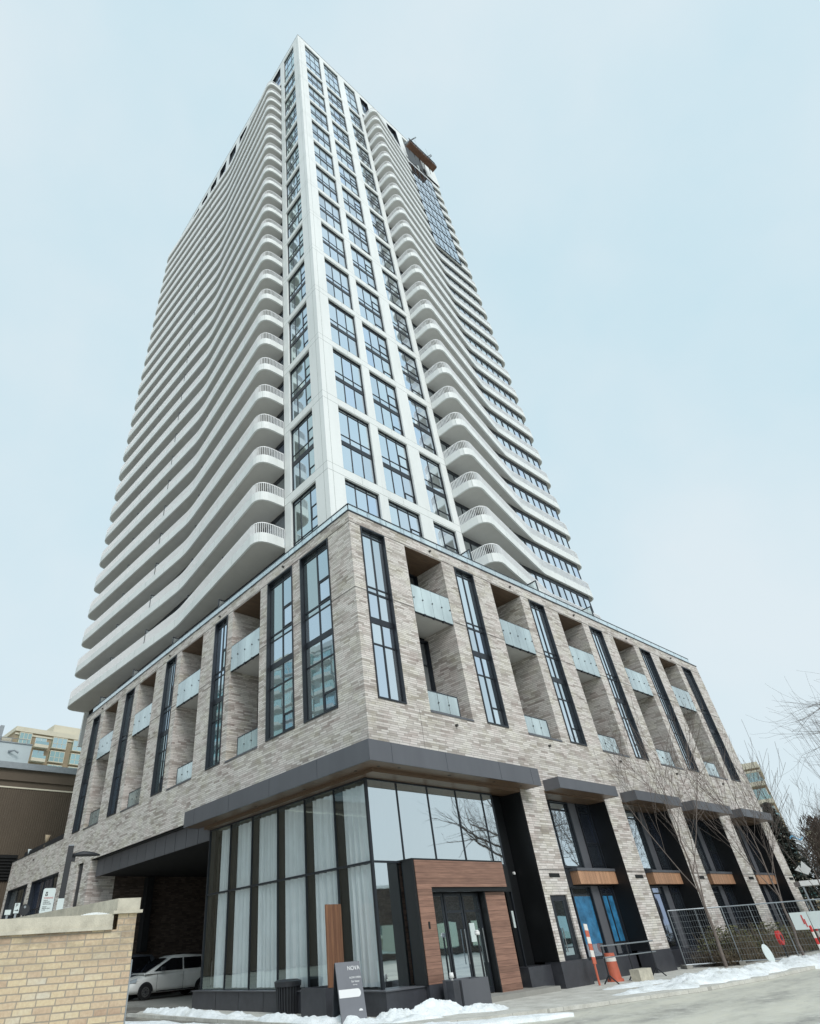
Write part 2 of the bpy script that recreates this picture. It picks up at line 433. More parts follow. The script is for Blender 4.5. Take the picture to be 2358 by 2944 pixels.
# --- brick skin, lane side (faces -X)
mb = MB('L', 0.0)
holesL = [(a,b,WZ0,WZ1,.28) for a,b in LW] + [(a,b,WZ0,WZ1,LD) for a,b in LG]
wall(mb, 0, 31.85, 6.62, PT, holesL)
wall(mb, 31.85, 44.3, 6.62, 8.62, [])
low = [(26.75,27.75,0,6.62,.2),(31.35,37.3,0.9,6.62,.35),(38.3,43.6,0.9,6.62,.35)]
wall(mb, 25.5, 44.3, 0, 6.62, low)
mb.build('podium_wall', M['stone'], B)
e = MB('W'); e.box(.003, 44.0, 0, 20, 44.297, 8.6); e.box(.3, 31.55, 8.4, 20, 31.847, PT-.003); e.build('podium_wall', M['stone'], B)
# interior cores that close the volume
c = MB('W')
c.box(2.0, 2.0, 6.4, 34.2, 31.5, 16.3)
c.box(.4, 25.9, 0.02, 20, 44.0, 8.4)
c.box(9.0, 1.2, 0.02, 34.2, 12.0, 6.35)
c.build('inner_core', M['void'], B)
# inner side panels of the window reveals / loggia backs (dark glazing)
def loggia(side, a, b, rail_to):
    lg = MB(side, 0.0)
    # back wall glazing
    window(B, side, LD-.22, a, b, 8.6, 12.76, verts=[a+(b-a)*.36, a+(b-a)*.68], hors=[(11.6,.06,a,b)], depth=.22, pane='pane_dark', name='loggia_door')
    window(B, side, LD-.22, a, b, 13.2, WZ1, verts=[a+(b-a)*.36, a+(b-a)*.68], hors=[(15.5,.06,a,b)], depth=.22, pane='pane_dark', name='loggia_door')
    s = MB(side); s.box(a+.002, .10, 12.98, b-.002, LD, 13.2); s.build('loggia_slab', M['soffit'], B)
    s = MB(side); s.box(a+.002, .02, WZ1-.03, b-.002, LD-.01, WZ1-.002); s.build('loggia_ceiling', M['woodsoffit'], B)
    # upper guard: four frosted panes on black pins
    g = MB(side); n = 3 if (b-a) < 2.7 and side == 'L' else 4
    w = (b-a-.04)/n
    for i in range(n):
        g.box(a+.02+i*w+.008, .0, 12.93, a+.02+(i+1)*w-.008, .018, 14.26)
    go = g.build('balcony_glass', M['rail_glass'], B)
    p = MB(side)
    for i in range(n+1):
        u = min(max(a+.02+i*w, a+.09), b-.09)
        p.tube((u,-.03,13.62),(u,.05,13.62),.035,n=8)
    for i in range(1,n):
        u = a+.02+i*w; p.box(u-.05,-.02,12.87,u+.05,.1,12.94)
    p.box(a+.02,.0,14.262,b-.02,.03,14.29)
    p.box(a+.02,.03,12.90,b-.02,.1,12.95)
    p.build('glass_fixing', M['metal_dark'], go)
    # lower guard
    g = MB(side); L = rail_to - a
    for i in range(3):
        g.box(a+.02+i*L/3, .06, 8.70, a+.02+(i+1)*L/3-.03, .078, 9.44)
    go = g.build('balcony_glass', M['rail_glass'], B)
    p = MB(side); p.box(a+.02,.05,9.445,rail_to,.09,9.485)
    p.box(rail_to-.04,.05,8.66,rail_to+.01,.10,9.44)
    p.box(rail_to-.02,.1,9.40,rail_to+.01,1.5,9.44); p.box(rail_to-.02,1.44,8.66,rail_to+.01,1.5,9.4)
    for i in (1,2): p.tube((a+i*L/3,.03,9.05),(a+i*L/3,.09,9.05),.03,n=8)
    p.build('glass_fixing', M['metal_dark'], go)
    s = MB(side); s.box(a-.01,-.03,8.575,b+.01,LD,8.648); s.build('loggia_sill', M['metal'], B)
for a,b in RG: loggia('R', a, b, a+1.84)
for a,b in LG: loggia('L', a, b, a+1.8)
for i,(a,b) in enumerate(RW):
    m = (a+b)/2+.02
    window(B, 'R', 0, a, b, WZ0, WZ1, verts=[m], hors=[(16.02,.07,a,b),(13.40,.06,a,b),(13.14,.09,a,b),(11.88,.26,a,b),(10.86,.06,a,b)]+([(9.45,.06,m,b)] if i>0 else []),
           depth=.15, pane='pane_pod', name='tall_window', proud=.04, lin=.06)
for i,(a,b) in enumerate(LW):
    m = a+(b-a)*(.5 if i>1 else .48)
    vent = [(a+.07, m-.03, 13.5, 14.5), (a+.07, m-.03, 8.8, 9.5)]
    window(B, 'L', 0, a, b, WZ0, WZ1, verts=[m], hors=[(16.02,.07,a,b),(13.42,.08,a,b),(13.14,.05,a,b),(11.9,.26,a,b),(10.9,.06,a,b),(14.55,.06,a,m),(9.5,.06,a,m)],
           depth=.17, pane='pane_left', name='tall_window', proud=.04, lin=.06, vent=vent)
# relief joints in the brick
j = MB('R'); 
def seg(side, z, spans, name='relief_joint'):
    for a,b in spans:
        j = MB(side); j.box(a,-.004,z-.014,b,.004,z+.014); j.build(name, M['mjoint'], B)
def gaps(lo, hi, blocks):
    out = []; x = lo
    for a,b in sorted(blocks):
        if a > x: out.append((x,a))
        x = b
    if x < hi: out.append((x,hi))
    return out
seg('R', 16.375, [(0,34.5)]); seg('L', 16.375, [(0,31.85)])
seg('R', 13.08, gaps(0,34.5,RW+RG)); seg('L', 13.08, gaps(0,31.85,LW+LG))
for x in (2.72, 14.9, 27.2):
    jv = MB('R'); jv.box(x-.006,-.003,6.9,x+.006,.003,8.6); jv.build('relief_joint', M['mjoint'], B)
for x in PIER:
    jv = MB('R'); jv.box(x[0]+.02,-.004,3.43,x[1]-.02,.004,3.455); jv.build('relief_joint', M['mjoint'], B)
# coping and parapet cap
c = MB('W')
c.box(-.035,-.035,PT,34.52,.30,PT+.07); c.box(-.035,.30,PT,.30,31.88,PT+.07); c.box(34.2,.3,PT,34.52,30,PT+.07)
c.build('coping', M['metal_dark'], B)
c = MB('W'); c.box(-.03,31.9,8.62,.28,44.33,8.69); c.build('coping', M['metal_dark'], B)
t = MB('W'); t.box(.3,.3,16.35,34.2,31.6,16.6); t.build('terrace_deck', M['concrete'], B)
# terrace guard
def guard(name, side, P, u0, u1, z0, z1, step, mat='rail_clear'):
    n = max(1, round((u1-u0)/step)); w = (u1-u0)/n
    g = MB(side, P)
    for i in range(n): g.box(u0+i*w+.01, 0, z0, u0+(i+1)*w-.01, .015, z1)
    go = g.build(name, M[mat], B)
    p = MB(side, P)
    p.box(u0-.02, -.015, z1, u1+.02, .035, z1+.045)
    for i in range(n+1):
        u = u0+i*w
        p.box(u-.02 if i else u, .018, z0-.05, u+.02, .05, z1)
    p.build('guard_post', M['metal_dark'], go)
guard('terrace_glass', 'R', .12, .14, 33.9, 16.99, 17.44, 1.15)
guard('terrace_glass', 'L', .12, .17, 31.2, 16.99, 17.44, 1.15)
# privacy screens on the terrace
for x in (8.8, 14.8, 20.8):
    s = MB('W'); s.box(x-.012,.2,16.7,x+.012,2.9,18.2); so = s.build('privacy_screen', M['rail_clear'], B)
    p = MB('W'); p.box(x-.03,.17,16.6,x+.03,.22,18.25); p.box(x-.03,.22,18.2,x+.03,2.9,18.25); p.build('screen_frame', M['metal_dark'], so)
for y in (11.9, 17.8, 24.0, 30.2):
    s = MB('W'); s.box(.2,y-.012,16.7,1.5,y+.012,18.05); so = s.build('privacy_screen', M['rail_clear'], B)
    p = MB('W'); p.box(.17,y-.03,16.6,.22,y+.03,18.1); p.box(.22,y-.03,18.05,1.5,y+.03,18.1); p.build('screen_frame', M['metal_dark'], so)
# small overflow spouts
for x in (5.6, 11.9, 18.1, 24.3, 30.5):
    for z in (16.62, 8.25):
        s = MB('R'); s.tube((x-.5 if z>10 else x-.9,-.10,z),(x-.5 if z>10 else x-.9,.02,z),.055,n=8); s.build('overflow_spout', M['mjoint'], B)
for y in (5.0, 11.2, 17.4, 28.5, 38.0):
    s = MB('L'); z = 16.62 if y < 30 else 8.1
    s.tube((y,-.10,z),(y,.02,z),.055,n=8); s.build('overflow_spout', M['mjoint'], B)

# --- big corner canopy
cn = MB('W')
cn.box(-.75,-.75,6.22,8.43,-.69,6.86)                      # street fascia
cn.box(-.75,-.69,6.22,-.69,11.93,6.86)                     # lane fascia
cn.box(8.37,-.69,6.22,8.43,-.001,6.86); cn.box(-.69,11.87,6.22,-.001,11.93,6.86)
cn.box(-.69,-.69,6.80,8.37,-.001,6.85); cn.box(-.69,-.001,6.80,-.001,11.87,6.85)
co = cn.build('corner_canopy', M['metal'], B)
s = MB('W'); s.box(-.69,-.69,6.225,8.37,-.001,6.27); s.box(-.69,-.001,6.225,.0,11.87,6.27)
s.build('canopy_soffit', M['woodsoffit'], co)
s = MB('W'); s.box(.0,.0,6.10,8.0,1.6,6.27); s.box(.0,1.6,6.10,.5,11.4,6.27); s.build('canopy_soffit', M['woodsoffit'], co)
jn = MB('W')
for x in (.25,2.9,5.9,7.9): jn.box(x-.006,-.754,6.24,x+.006,-.75,6.85)
for y in (2.0,5.0,8.0,11.0): jn.box(-.754,y-.006,6.24,-.75,y+.006,6.85)
jn.build('panel_joint', M['metal_dark'], co)
for p in ((-.2,.6),(-.2,3.5),(-.2,6.8),(-.2,10.0),(.9,-.35),(3.4,-.35),(5.9,-.35),(7.6,-.35),(.1,-.2)):
    s = MB('W'); s.tube((p[0],p[1],6.218),(p[0],p[1],6.226),.06,n=12); s.build('downlight', M['black'], co)
# --- bay canopies, glazing, cladding and wooden box balconies
for n,(a,b) in enumerate(BAY):
    x0 = a+.07; x1 = a+4.70
    cn = MB('W')
    cn.box(x0,-.76,6.27,x1,-.70,6.69); cn.box(x0,-.70,6.27,x0+.06,-.001,6.69); cn.box(x1-.06,-.70,6.27,x1,-.001,6.69)
    cn.box(x0+.06,-.70,6.64,x1-.06,-.001,6.685)
    co = cn.build('bay_canopy', M['metal'], B)
    s = MB('W'); s.box(x0+.06,-.70,6.275,x1-.06,-.001,6.31); s.box(a+.002,.0,6.20,b-.002,.95,6.30); s.build('canopy_soffit', M['woodsoffit'], co)
    # black side cheeks
    s = MB('W'); s.box(a+.002,.02,.0,a+.03,.98,6.2); s.build('bay_cheek', M['black'], B)
    s = MB('W'); s.box(b-.03,.004,.73,b-.002,.98,6.2); s.build('bay_cheek', M['black'], B)
    Y = .95
    # dark stone sill wall
    s = MB('W'); s.box(a+.03,.70,0,b-.03,Y-.02,.60); s.build('bay_base', M['granite'], B)
    film = (n == 0)
    # lower storey: window, grey panel, window pair
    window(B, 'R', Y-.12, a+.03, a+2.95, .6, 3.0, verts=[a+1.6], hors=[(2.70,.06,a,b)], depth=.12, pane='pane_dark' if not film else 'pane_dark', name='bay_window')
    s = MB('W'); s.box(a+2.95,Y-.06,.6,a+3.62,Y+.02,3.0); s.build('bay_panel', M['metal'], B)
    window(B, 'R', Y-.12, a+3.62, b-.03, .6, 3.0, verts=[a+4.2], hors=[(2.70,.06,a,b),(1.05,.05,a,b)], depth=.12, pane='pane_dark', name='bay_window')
    if film:
        for (fa,fb) in ((a+1.66,a+2.86),(a+3.70,a+4.15),(a+4.24,b-.12)):
            s = MB('W'); s.box(fa,Y-.028,1.08,fb,Y-.018,2.64); s.build('blue_film', M['blue_film'], B)
    # upper storey
    window(B, 'R', Y-.12, a+.03, a+2.95, 3.62, 6.19, verts=[a+1.6], hors=[(5.85,.07,a,b)], depth=.12, pane='pane_pod', name='bay_window')
    s = MB('W'); s.box(a+2.95,Y-.06,3.62,a+3.62,Y+.02,6.19); s.build('bay_panel', M['metal'], B)
    window(B, 'R', Y-.12, a+3.62, b-.03, 3.62, 6.19, verts=[], hors=[(5.85,.07,a,b),(4.62,.06,a,b)], depth=.12, pane='pane_dark', name='bay_window',
           vent=[(a+3.72,b-.14,3.74,4.56)])
    # wooden box at floor level
    s = MB('W'); s.box(a+1.78,.52,3.04,b-.032,Y-.065,3.50); bo = s.build('wood_box', M['woodv'], B)
    s = MB('W'); s.box(a+1.75,.49,3.502,b-.032,Y-.065,3.60); s.build('box_cap', M['metal'], bo)
    s = MB('W'); s.box(a+.03,Y-.06,3.0,a+1.78,Y+.02,3.62); s.build('bay_panel', M['metal_dark'], B)
# pier bases and vents
for k,(a,b) in enumerate(PIER):
    s = MB('W'); s.box(a-.02,-.03,0,b+.02,.6,.72); s.build('pier_base', M['granite'], B)
    s = MB('W'); s.box(a+.6,-.02,3.20,a+1.27,.02,3.33); s.build('wall_vent', M['louver'], B)
# service door in the first pier
d = MB('R', 0.0)
d.box(8.3,.06,.72,8.42,.12,2.64); d.box(9.29,.06,.72,9.41,.12,2.64); d.box(8.42,.06,2.46,9.29,.12,2.64); d.box(8.42,.06,.72,9.29,.12,.86)
d.box(8.42,.07,.86,8.56,.11,2.46); d.box(9.15,.07,.86,9.29,.11,2.46)
do = d.build('side_door', M['frame'], B)
g = MB('R'); g.box(8.56,.09,.86,9.15,.10,2.46); g.build('pane', M['pane_left'], do)
g = MB('R'); g.box(8.66,.04,.95,8.70,.06,1.65); g.build('door_handle', M['steel'], do)

# --- corner lobby
GX, GY = .33, .75
lm_y = [.75, 2.48, 4.23, 6.0, 7.84, 9.56, 11.35]
lm_x = [.33, 1.75, 3.30, 4.85, 6.38, 7.02]
g = MB('L', GX)
for a,b in zip(lm_y[:-1], lm_y[1:]):
    for z0,z1 in ((.55,3.62),(3.68,6.1)):
        g = MB('L', GX); g.poly([(a+.02,0,z0),(b-.02,0,z0),(b-.02,0,z1),(a+.02,0,z1)]); g.build('lobby_glass', M['pane_clear'], B)
for a,b in zip(lm_x[:-1], lm_x[1:]):
    for z0,z1 in ((.55,3.62),(3.68,6.1)):
        if z0 < 1 and a > 1.7: continue
        g = MB('R', GY); g.poly([(a+.02,0,z0),(b-.02,0,z0),(b-.02,0,z1),(a+.02,0,z1)]); g.build('lobby_glass', M['pane_lobby'], B)
f = MB('L', GX)
for y in lm_y[1:-1]: f.box(y-.022,-.03,.55,y+.022,.05,6.1)
f.box(lm_y[0]+.03,-.028,3.62,lm_y[-1],.048,3.68); f.box(lm_y[0]+.03,-.026,6.04,lm_y[-1],.04,6.1)
f.box(lm_y[-1]-.03,-.04,.55,lm_y[-1]+.04,.12,6.1)
f.build('curtain_wall_frame', M['frame'], B)
f = MB('R', GY)
for x in lm_x[1:]: f.box(x-.02,-.03,3.68 if x<6.9 and x>1.8 else .55,x+.02,.05,6.04)
f.box(GX+.06,-.028,3.62,7.02,.048,3.68); f.box(GX+.06,-.026,6.04,7.02,.04,6.1)
f.box(1.62,-.04,.55,1.70,.06,3.62)
f.build('curtain_wall_frame', M['frame'], B)
f = MB('W'); f.box(GX-.04,GY-.04,.55,GX+.05,GY+.05,6.1); f.build('corner_post', M['frame'], B)
# columns behind the glass
for y in lm_y[1:]:
    f = MB('W'); f.box(GX+.06,y-.36,.55,GX+.2,y+.0,6.1); f.build('lobby_column', M['black'], B)
for x in lm_x[1:4]:
    f = MB('W'); f.box(x-.42,GY+.2,3.7,x-.03,GY+.34,6.1); f.build('lobby_column', M['black'], B)
# curtains
def curtain(y0, y1, z0, z1, x=GX+.14, seed=0):
    rr = random.Random(seed); n = 90; k = MB('W'); ph = rr.random()*6
    pts = []
    for i in range(n+1):
        y = y0+(y1-y0)*i/n
        pts.append((x+.06*sin(y*19+ph+1.4*sin(y*4.3+ph))+.025*sin(y*47+ph), y))
    for i in range(n):
        (xa,ya),(xb,yb) = pts[i], pts[i+1]
        k.poly([(xa,ya,z0),(xb,yb,z0),(xb,yb,z1),(xa,ya,z1)])
    return k.build('curtain', M['curtain'], B, True)
for i,(a,b) in enumerate(zip(lm_y[:-1], lm_y[1:])):
    w = 1.27 if i < 5 else .75
    curtain(a+.02 if i else a+.12, min(b-.33, a+w+.3), .6, 3.62, seed=i)
    curtain(a+.02 if i else a+.12, min(b-.33, a+w+.3), 3.68, 5.95, seed=i+20)
# lobby room
r = MB('W'); r.box(.7,2.4,0.02,8.9,11.3,.5); r.box(1.1,2.6,.5,8.9,11.3,6.3); r.box(7.2,1.5,0.02,8.9,2.3,6.3)
r.build('lobby_room', M['void'], B)
r = MB('W'); r.box(GX+.1,GY+.1,6.1,8.0,11.3,6.16); r.build('lobby_ceiling', M['cream'], B)
r = MB('W'); r.box(GX+.06,GY+.06,.30,7.0,2.39,.50); r.build('lobby_floor', M['concrete'], B)
# stone upstand
r = MB('W'); r.box(.02,.30,0,GX+.05,11.42,.52); r.box(GX+.05,.30,0,1.62,GY+.05,.52)
bs = r.build('lobby_base', M['granite'], B)
r = MB('W'); r.box(-.02,.26,.522,GX,11.46,.548); r.box(GX,.26,.522,1.62,GY,.548); r.build('base_ledge', M['metal'], bs)
jn = MB('W')
for y in (1.6,3.2,4.8,6.4,8.0,9.6): jn.box(.014,y-.005,0,.02,y+.005,.52)
jn.build('panel_joint', M['black'], bs)
# black recess beside the entrance
r = MB('W'); r.box(7.04,1.0,0.1,7.9,1.5,6.1); r.box(7.93,.02,.73,7.968,1.5,6.12); r.build('recess_wall', M['black'], B)
r = MB('W'); r.box(6.6,.35,0,7.9,1.0,.66); r.build('recess_base', M['granite'], B)
for x in (7.15,7.75):
    s = MB('W'); s.tube((x,.93,3.42),(x,.99,3.42),.05,n=10); s.build('wall_light', M['paint_white'], B)
s = MB('W'); s.box(7.12,.975,1.75,7.32,.998,2.25); s.build('notice_board', M['sign_white'], B)

# --- timber entrance portal
PY = .15
p = MB('W')
p.box(1.58,PY,2.92,6.06,PY+.42,3.65)
p.box(1.58,PY,.56,2.22,PY+.40,2.918)
po = p.build('entrance_portal', M['wood'], B)
p = MB('W'); p.box(5.06,.36,.12,6.12,.72,2.78); p.build('portal_leg', M['wood'], po)
p = MB('W'); p.box(1.50,PY+.02,.55,1.578,.62,3.66); p.box(2.222,PY+.03,.3,2.27,.60,2.915); p.box(5.0,.36,.12,5.058,.62,2.80); p.box(1.50,PY+.02,3.652,6.08,.73,3.70)
p.box(2.27,PY+.06,2.80,6.08,.42,2.915); p.build('portal_lining', M['black'], po)
p = MB('W'); p.box(1.58,PY,0,2.3,.9,.555); p.build('portal_base', M['granite'], po)
# doors
for i,(a,b) in enumerate(((2.30,3.16),(3.20,4.06),(4.10,4.97))):
    d = MB('R', .60)
    d.box(a,0,.15,a+.07,.05,2.78); d.box(b-.07,0,.15,b,.05,2.78); d.box(a+.07,0,2.7,b-.07,.05,2.78); d.box(a+.07,0,.15,b-.07,.05,.3)
    if i: d.box(a+.07,0,2.25,b-.07,.05,2.31)
    do = d.build('entrance_door', M['frame'], B)
    g = MB('R', .62); g.poly([(a+.07,0,.3),(b-.07,0,.3),(b-.07,0,2.7),(a+.07,0,2.7)]); g.build('pane', M['pane_pod'], do)
    if i:
        h = MB('R', .60); h.tube((b-.14,-.06,.9),(b-.14,-.06,1.8),.016); h.build('door_handle', M['steel'], do)
nt = MB('R', .60); nt.box(4.28,.005,1.45,4.52,.015,1.95); nt.build('door_notice', M['sign_white'], B)
s = MB('W'); s.box(2.28,.66,2.81,7.0,.74,3.62); s.build('door_header', M['black'], B)
s = MB('W'); s.box(2.3,-.25,0,7.3,.9,.13); s.build('entrance_step', M['concrete'], B)
s = MB('W'); s.box(5.72,.41,1.45,5.80,.42,1.53); s.build('door_bell', M['paint_white'], po)
s = MB('W'); s.box(1.86,PY-.01,1.85,1.94,PY,2.03); s.build('intercom', M['black'], po)

# --- garage mouth on the lane side
s = MB('L', .35)
ys = [11.42,12.6,13.8,14.95,16.05,17.2,18.35,19.5,20.6,21.75,22.95,24.15,25.35]
for a,b in zip(ys[:-1], ys[1:]):
    k = MB('L', .35); k.box(a+.02,0,5.72,b-.02,.06,6.58); k.build('fascia_panel', M['metal'], B)
s.box(11.42,.05,5.74,25.45,.12,6.6); s.build('fascia_backing', M['black'], B)
s = MB('W'); s.box(.12,11.42,6.595,9,25.49,6.615); s.build('garage_ceiling', M['black'], B)
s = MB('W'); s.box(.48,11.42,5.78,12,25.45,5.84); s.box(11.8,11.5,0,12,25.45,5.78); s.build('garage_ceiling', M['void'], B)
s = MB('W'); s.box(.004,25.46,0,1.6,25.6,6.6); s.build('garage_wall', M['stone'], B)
s = MB('W'); s.box(1.601,25.46,0,12,25.6,6.6); s.build('garage_wall', M['dark_and_shaded_brick'], B)  # inner stretch painted darker in place of the light fading into the garage
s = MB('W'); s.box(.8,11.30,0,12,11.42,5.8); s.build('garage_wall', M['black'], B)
s = MB('W'); s.box(3.5,24.9,2.0,3.9,25.44,5.7); s.build('garage_pipe', M['void'], B)
# low wing openings
for (a,b) in ((31.35,37.3),(38.3,43.6)):
    window(B, 'L', 0, a, b, .9, 6.62, verts=[a+(b-a)/3, a+(b-a)*2/3], hors=[(4.9,.06,a,b)], depth=.33, pane='pane_dark', name='shop_window')
s = MB('L'); s.box(26.76,.12,0,27.74,.2,6.61); s.build('garage_door', M['metal_dark'], B)
s = MB('W'); s.box(.1,31.9,8.4,20,44.0,8.5); s.build('low_roof', M['concrete'], B)
s = MB('W'); s.box(.55,32.0,8.5,.75,43.4,9.25); s.build('roof_planter', M['metal_dark'], B)

# ================================================================== the tower shaft
TX, TY, TZ0, TZ1 = 1.565, 2.993, 16.6, 105.2
ZS0, FH, NF = 19.52, 2.95, 26
cols = [(2.75,5.37),(6.06,8.75),(9.88,12.05)]
mods = [(17.1,22.40)] + [(23.05+5.9*n, 28.33+5.9*n) for n in range(12)]
mech = (93.9,103.6)
hR = [(a,b,c,d,.22) for a,b in cols for c,d in mods+[mech]]
mechR = [(13.0,14.6),(15.6,17.6),(18.5,20.6)]
mb = MB('R', TY); wall(mb, TX, 12.64, TZ0, TZ1, hR)
wall(mb, 12.64, 28.9, 95.9, TZ1, [(a,b,97.2,103.6,.3) for a,b in mechR] + [(21.9,26.2,95.9,103.9,.6)])
mb.poly([(12.64,0,TZ0),(12.64,.25,TZ0),(12.64,.25,95.9),(12.64,0,95.9)])
mb.build('facade_frame', M['white'], B)
hL = [(4.11,6.5,c,d,.22) for c,d in mods+[mech]]
mechL = [(7.3+3.06*i, 9.35+3.06*i) for i in range(10)]
mb = MB('L', TX); wall(mb, TY, 7.12, TZ0, TZ1, hL)
wall(mb, 7.12, 38.6, 95.9, TZ1, [(a,b,97.2,103.6,.3) for a,b in mechL])
mb.poly([(7.12,0,TZ0),(7.12,0,95.9),(7.12,.25,95.9),(7.12,.25,TZ0)])
mb.build('facade_frame', M['white'], B)
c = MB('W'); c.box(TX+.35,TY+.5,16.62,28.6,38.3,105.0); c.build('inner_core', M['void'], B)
c = MB('W'); c.box(TX,TY,105.0,28.9,38.6,105.19); c.box(28.6,TY+.01,95.9,28.89,38.6,105.0); c.box(TX+.01,38.3,16.6,28.6,38.59,105.0); c.build('roof_slab', M['white'], B)
# panel joints on the white frame
j = MB('R', TY)
for n in range(13):
    z = 22.49+5.9*n
    j.box(TX,-.003,z-.012,12.64,.001,z+.012); j.box(TX,-.003,z+.56,12.64,.001,z+.578)
    for x in (4.1, 7.4): j.box(x-.007,-.0028,z+.012,x+.007,.001,z+.56)
j.box(TX+.36,-.0035,TZ0,TX+.378,.001,TZ1-1)
j.build('panel_joint', M['joint'], B)
j = MB('L', TX)
for n in range(13):
    z = 22.49+5.9*n
    j.box(TY,-.003,z-.012,7.12,.001,z+.012); j.box(TY,-.003,z+.56,7.12,.001,z+.578)
j.box(TY+.36,-.0035,TZ0,TY+.378,.001,TZ1-1)
j.build('panel_joint', M['joint'], B)
def tower_window(side, P, a, b, c, d, kind):
    w = b-a; sp = c+2.32
    hs = [(sp,.36,a,b),(sp+.66,.05,a,b),(d-.26,.05,a,b)]
    vent = None
    if kind == 0: vs = [a+w*.34, a+w*.67]
    elif kind == 1:
        vs = [a+w*.33, a+w*.66]
        vent = [(vs[1]+.03,b-.1,c+3.0,c+3.95),(vs[1]+.03,b-.1,c+.12,c+.75)]
    elif kind == 2:
        vs = [a+w*.44]; vent = [(vs[0]+.03,b-.1,c+3.0,c+3.95),(vs[0]+.03,b-.1,c+.12,c+.75)]
    else:
        vs = [a+w*.31, a+w*.70]; vent = [(a+.1,vs[0]-.03,c+3.0,c+3.9),(a+.1,vs[0]-.03,c+.12,c+.8)]
    if d-c > 7:   # plant-room storeys at the top
        hs = [(c+2.6,.4,a,b),(c+5.6,.1,a,b),(c+8.2,.35,a,b)]; vent = None
    if d-c < 5.3 and c < 20:
        hs = [(c+2.4,.05,a,b),(d-.26,.05,a,b)]
        if vent: vent = [v for v in vent if v[2] > c+2]
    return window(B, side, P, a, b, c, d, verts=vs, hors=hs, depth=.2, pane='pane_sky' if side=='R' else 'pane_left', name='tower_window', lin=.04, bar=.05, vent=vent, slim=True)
protos = {}
for ci,(a,b) in enumerate(cols):
    for mi,(c0,d0) in enumerate(mods+[mech]):
        key = (ci)
        if 1 < mi <= 12:
            o = copy_tree(protos[key], B); o.location.z = 5.9*(mi-1)
        else:
            o = tower_window('R', TY, a, b, c0, d0, ci)
            if mi == 1: protos[key] = o
for mi,(c0,d0) in enumerate(mods+[mech]):
    if 1 < mi <= 12:
        o = copy_tree(protos['L'], B); o.location.z = 5.9*(mi-1)
    else:
        o = tower_window('L', TX, 4.11, 6.5, c0, d0, 3)
        if mi == 1: protos['L'] = o
for a,b in mechR:
    window(B, 'R', TY, a, b, 97.2, 103.6, verts=[(a+b)/2], hors=[(100.3,.4,a,b)], depth=.28, pane='pane_dark', name='plant_window')
for a,b in mechL:
    window(B, 'L', TX, a, b, 97.2, 103.6, verts=[(a+b)/2], hors=[(100.3,.4,a,b)], depth=.28, pane='pane_dark', name='plant_window')

# --- balconies
def arc(cx, cy, r, a0, a1, n):
    return [(cx+r*cos(R(a0+(a1-a0)*i/n)), cy+r*sin(R(a0+(a1-a0)*i/n))) for i in range(n+1)]
def soft(p, q, s, k=.6, n=5):
    """rounded kink at q between p and s"""
    a = Vector(q)-Vector(p); b = Vector(s)-Vector(q)
    A = Vector(q)-a.normalized()*k; Bv = Vector(q)+b.normalized()*k
    return [tuple(A*(1-t)**2+Vector(q)*2*t*(1-t)+Bv*t*t) for t in [i/n for i in range(n+1)]]
Lc = [(.78,7.13),(.40,7.17),(.12,7.27),(-.06,7.44),(-.16,7.65),(-.2,7.95)]
Lpath = [(1.54,7.13)] + Lc + soft((-.2,7.95),(.84,19.1),(-.14,37.5),.8) + [(-.14,37.3)] + [(-.12,37.8),(-.02,38.15),(.2,38.45),(.55,38.6),(1.7,38.6)]
Rc = [(12.68,1.62),(12.82,1.36),(13.05,1.20),(13.35,1.13),(13.65,1.16),(13.95,1.24)]
Rpath = [(12.62,2.97),(12.63,2.0)] + Rc + soft((13.95,1.24),(21.75,2.94),(28.2,2.94),.35) + [(28.05,2.94),(28.45,3.0),(28.72,3.16),(28.88,3.4),(28.95,3.75),(28.95,12)]
def pickets(path, z0, z1, step=.115, w=.010, dep=.042):
    """flat white bars set edge-on to the guard line"""
    m = MB('W'); acc = 0
    for i in range(len(path)-1):
        a, b = Vector(path[i]), Vector(path[i+1]); L = (b-a).length; t = (b-a)/L; nn = Vector((-t.y,t.x))
        d = acc
        while d < L:
            p = a+t*d
            m.prism([tuple(p-t*w-nn*dep), tuple(p+t*w-nn*dep), tuple(p+t*w+nn*dep), tuple(p-t*w+nn*dep)], z0, z1); d += step
        acc = d-L
    return m
def inset(path, d):
    out = []
    for i, p in enumerate(path):
        a = path[max(i-1,0)]; b = path[min(i+1,len(path)-1)]
        dx, dy = b[0]-a[0], b[1]-a[1]; l = hypot(dx,dy) or 1
        out.append((p[0]-dy/l*d, p[1]+dx/l*d))
    return out
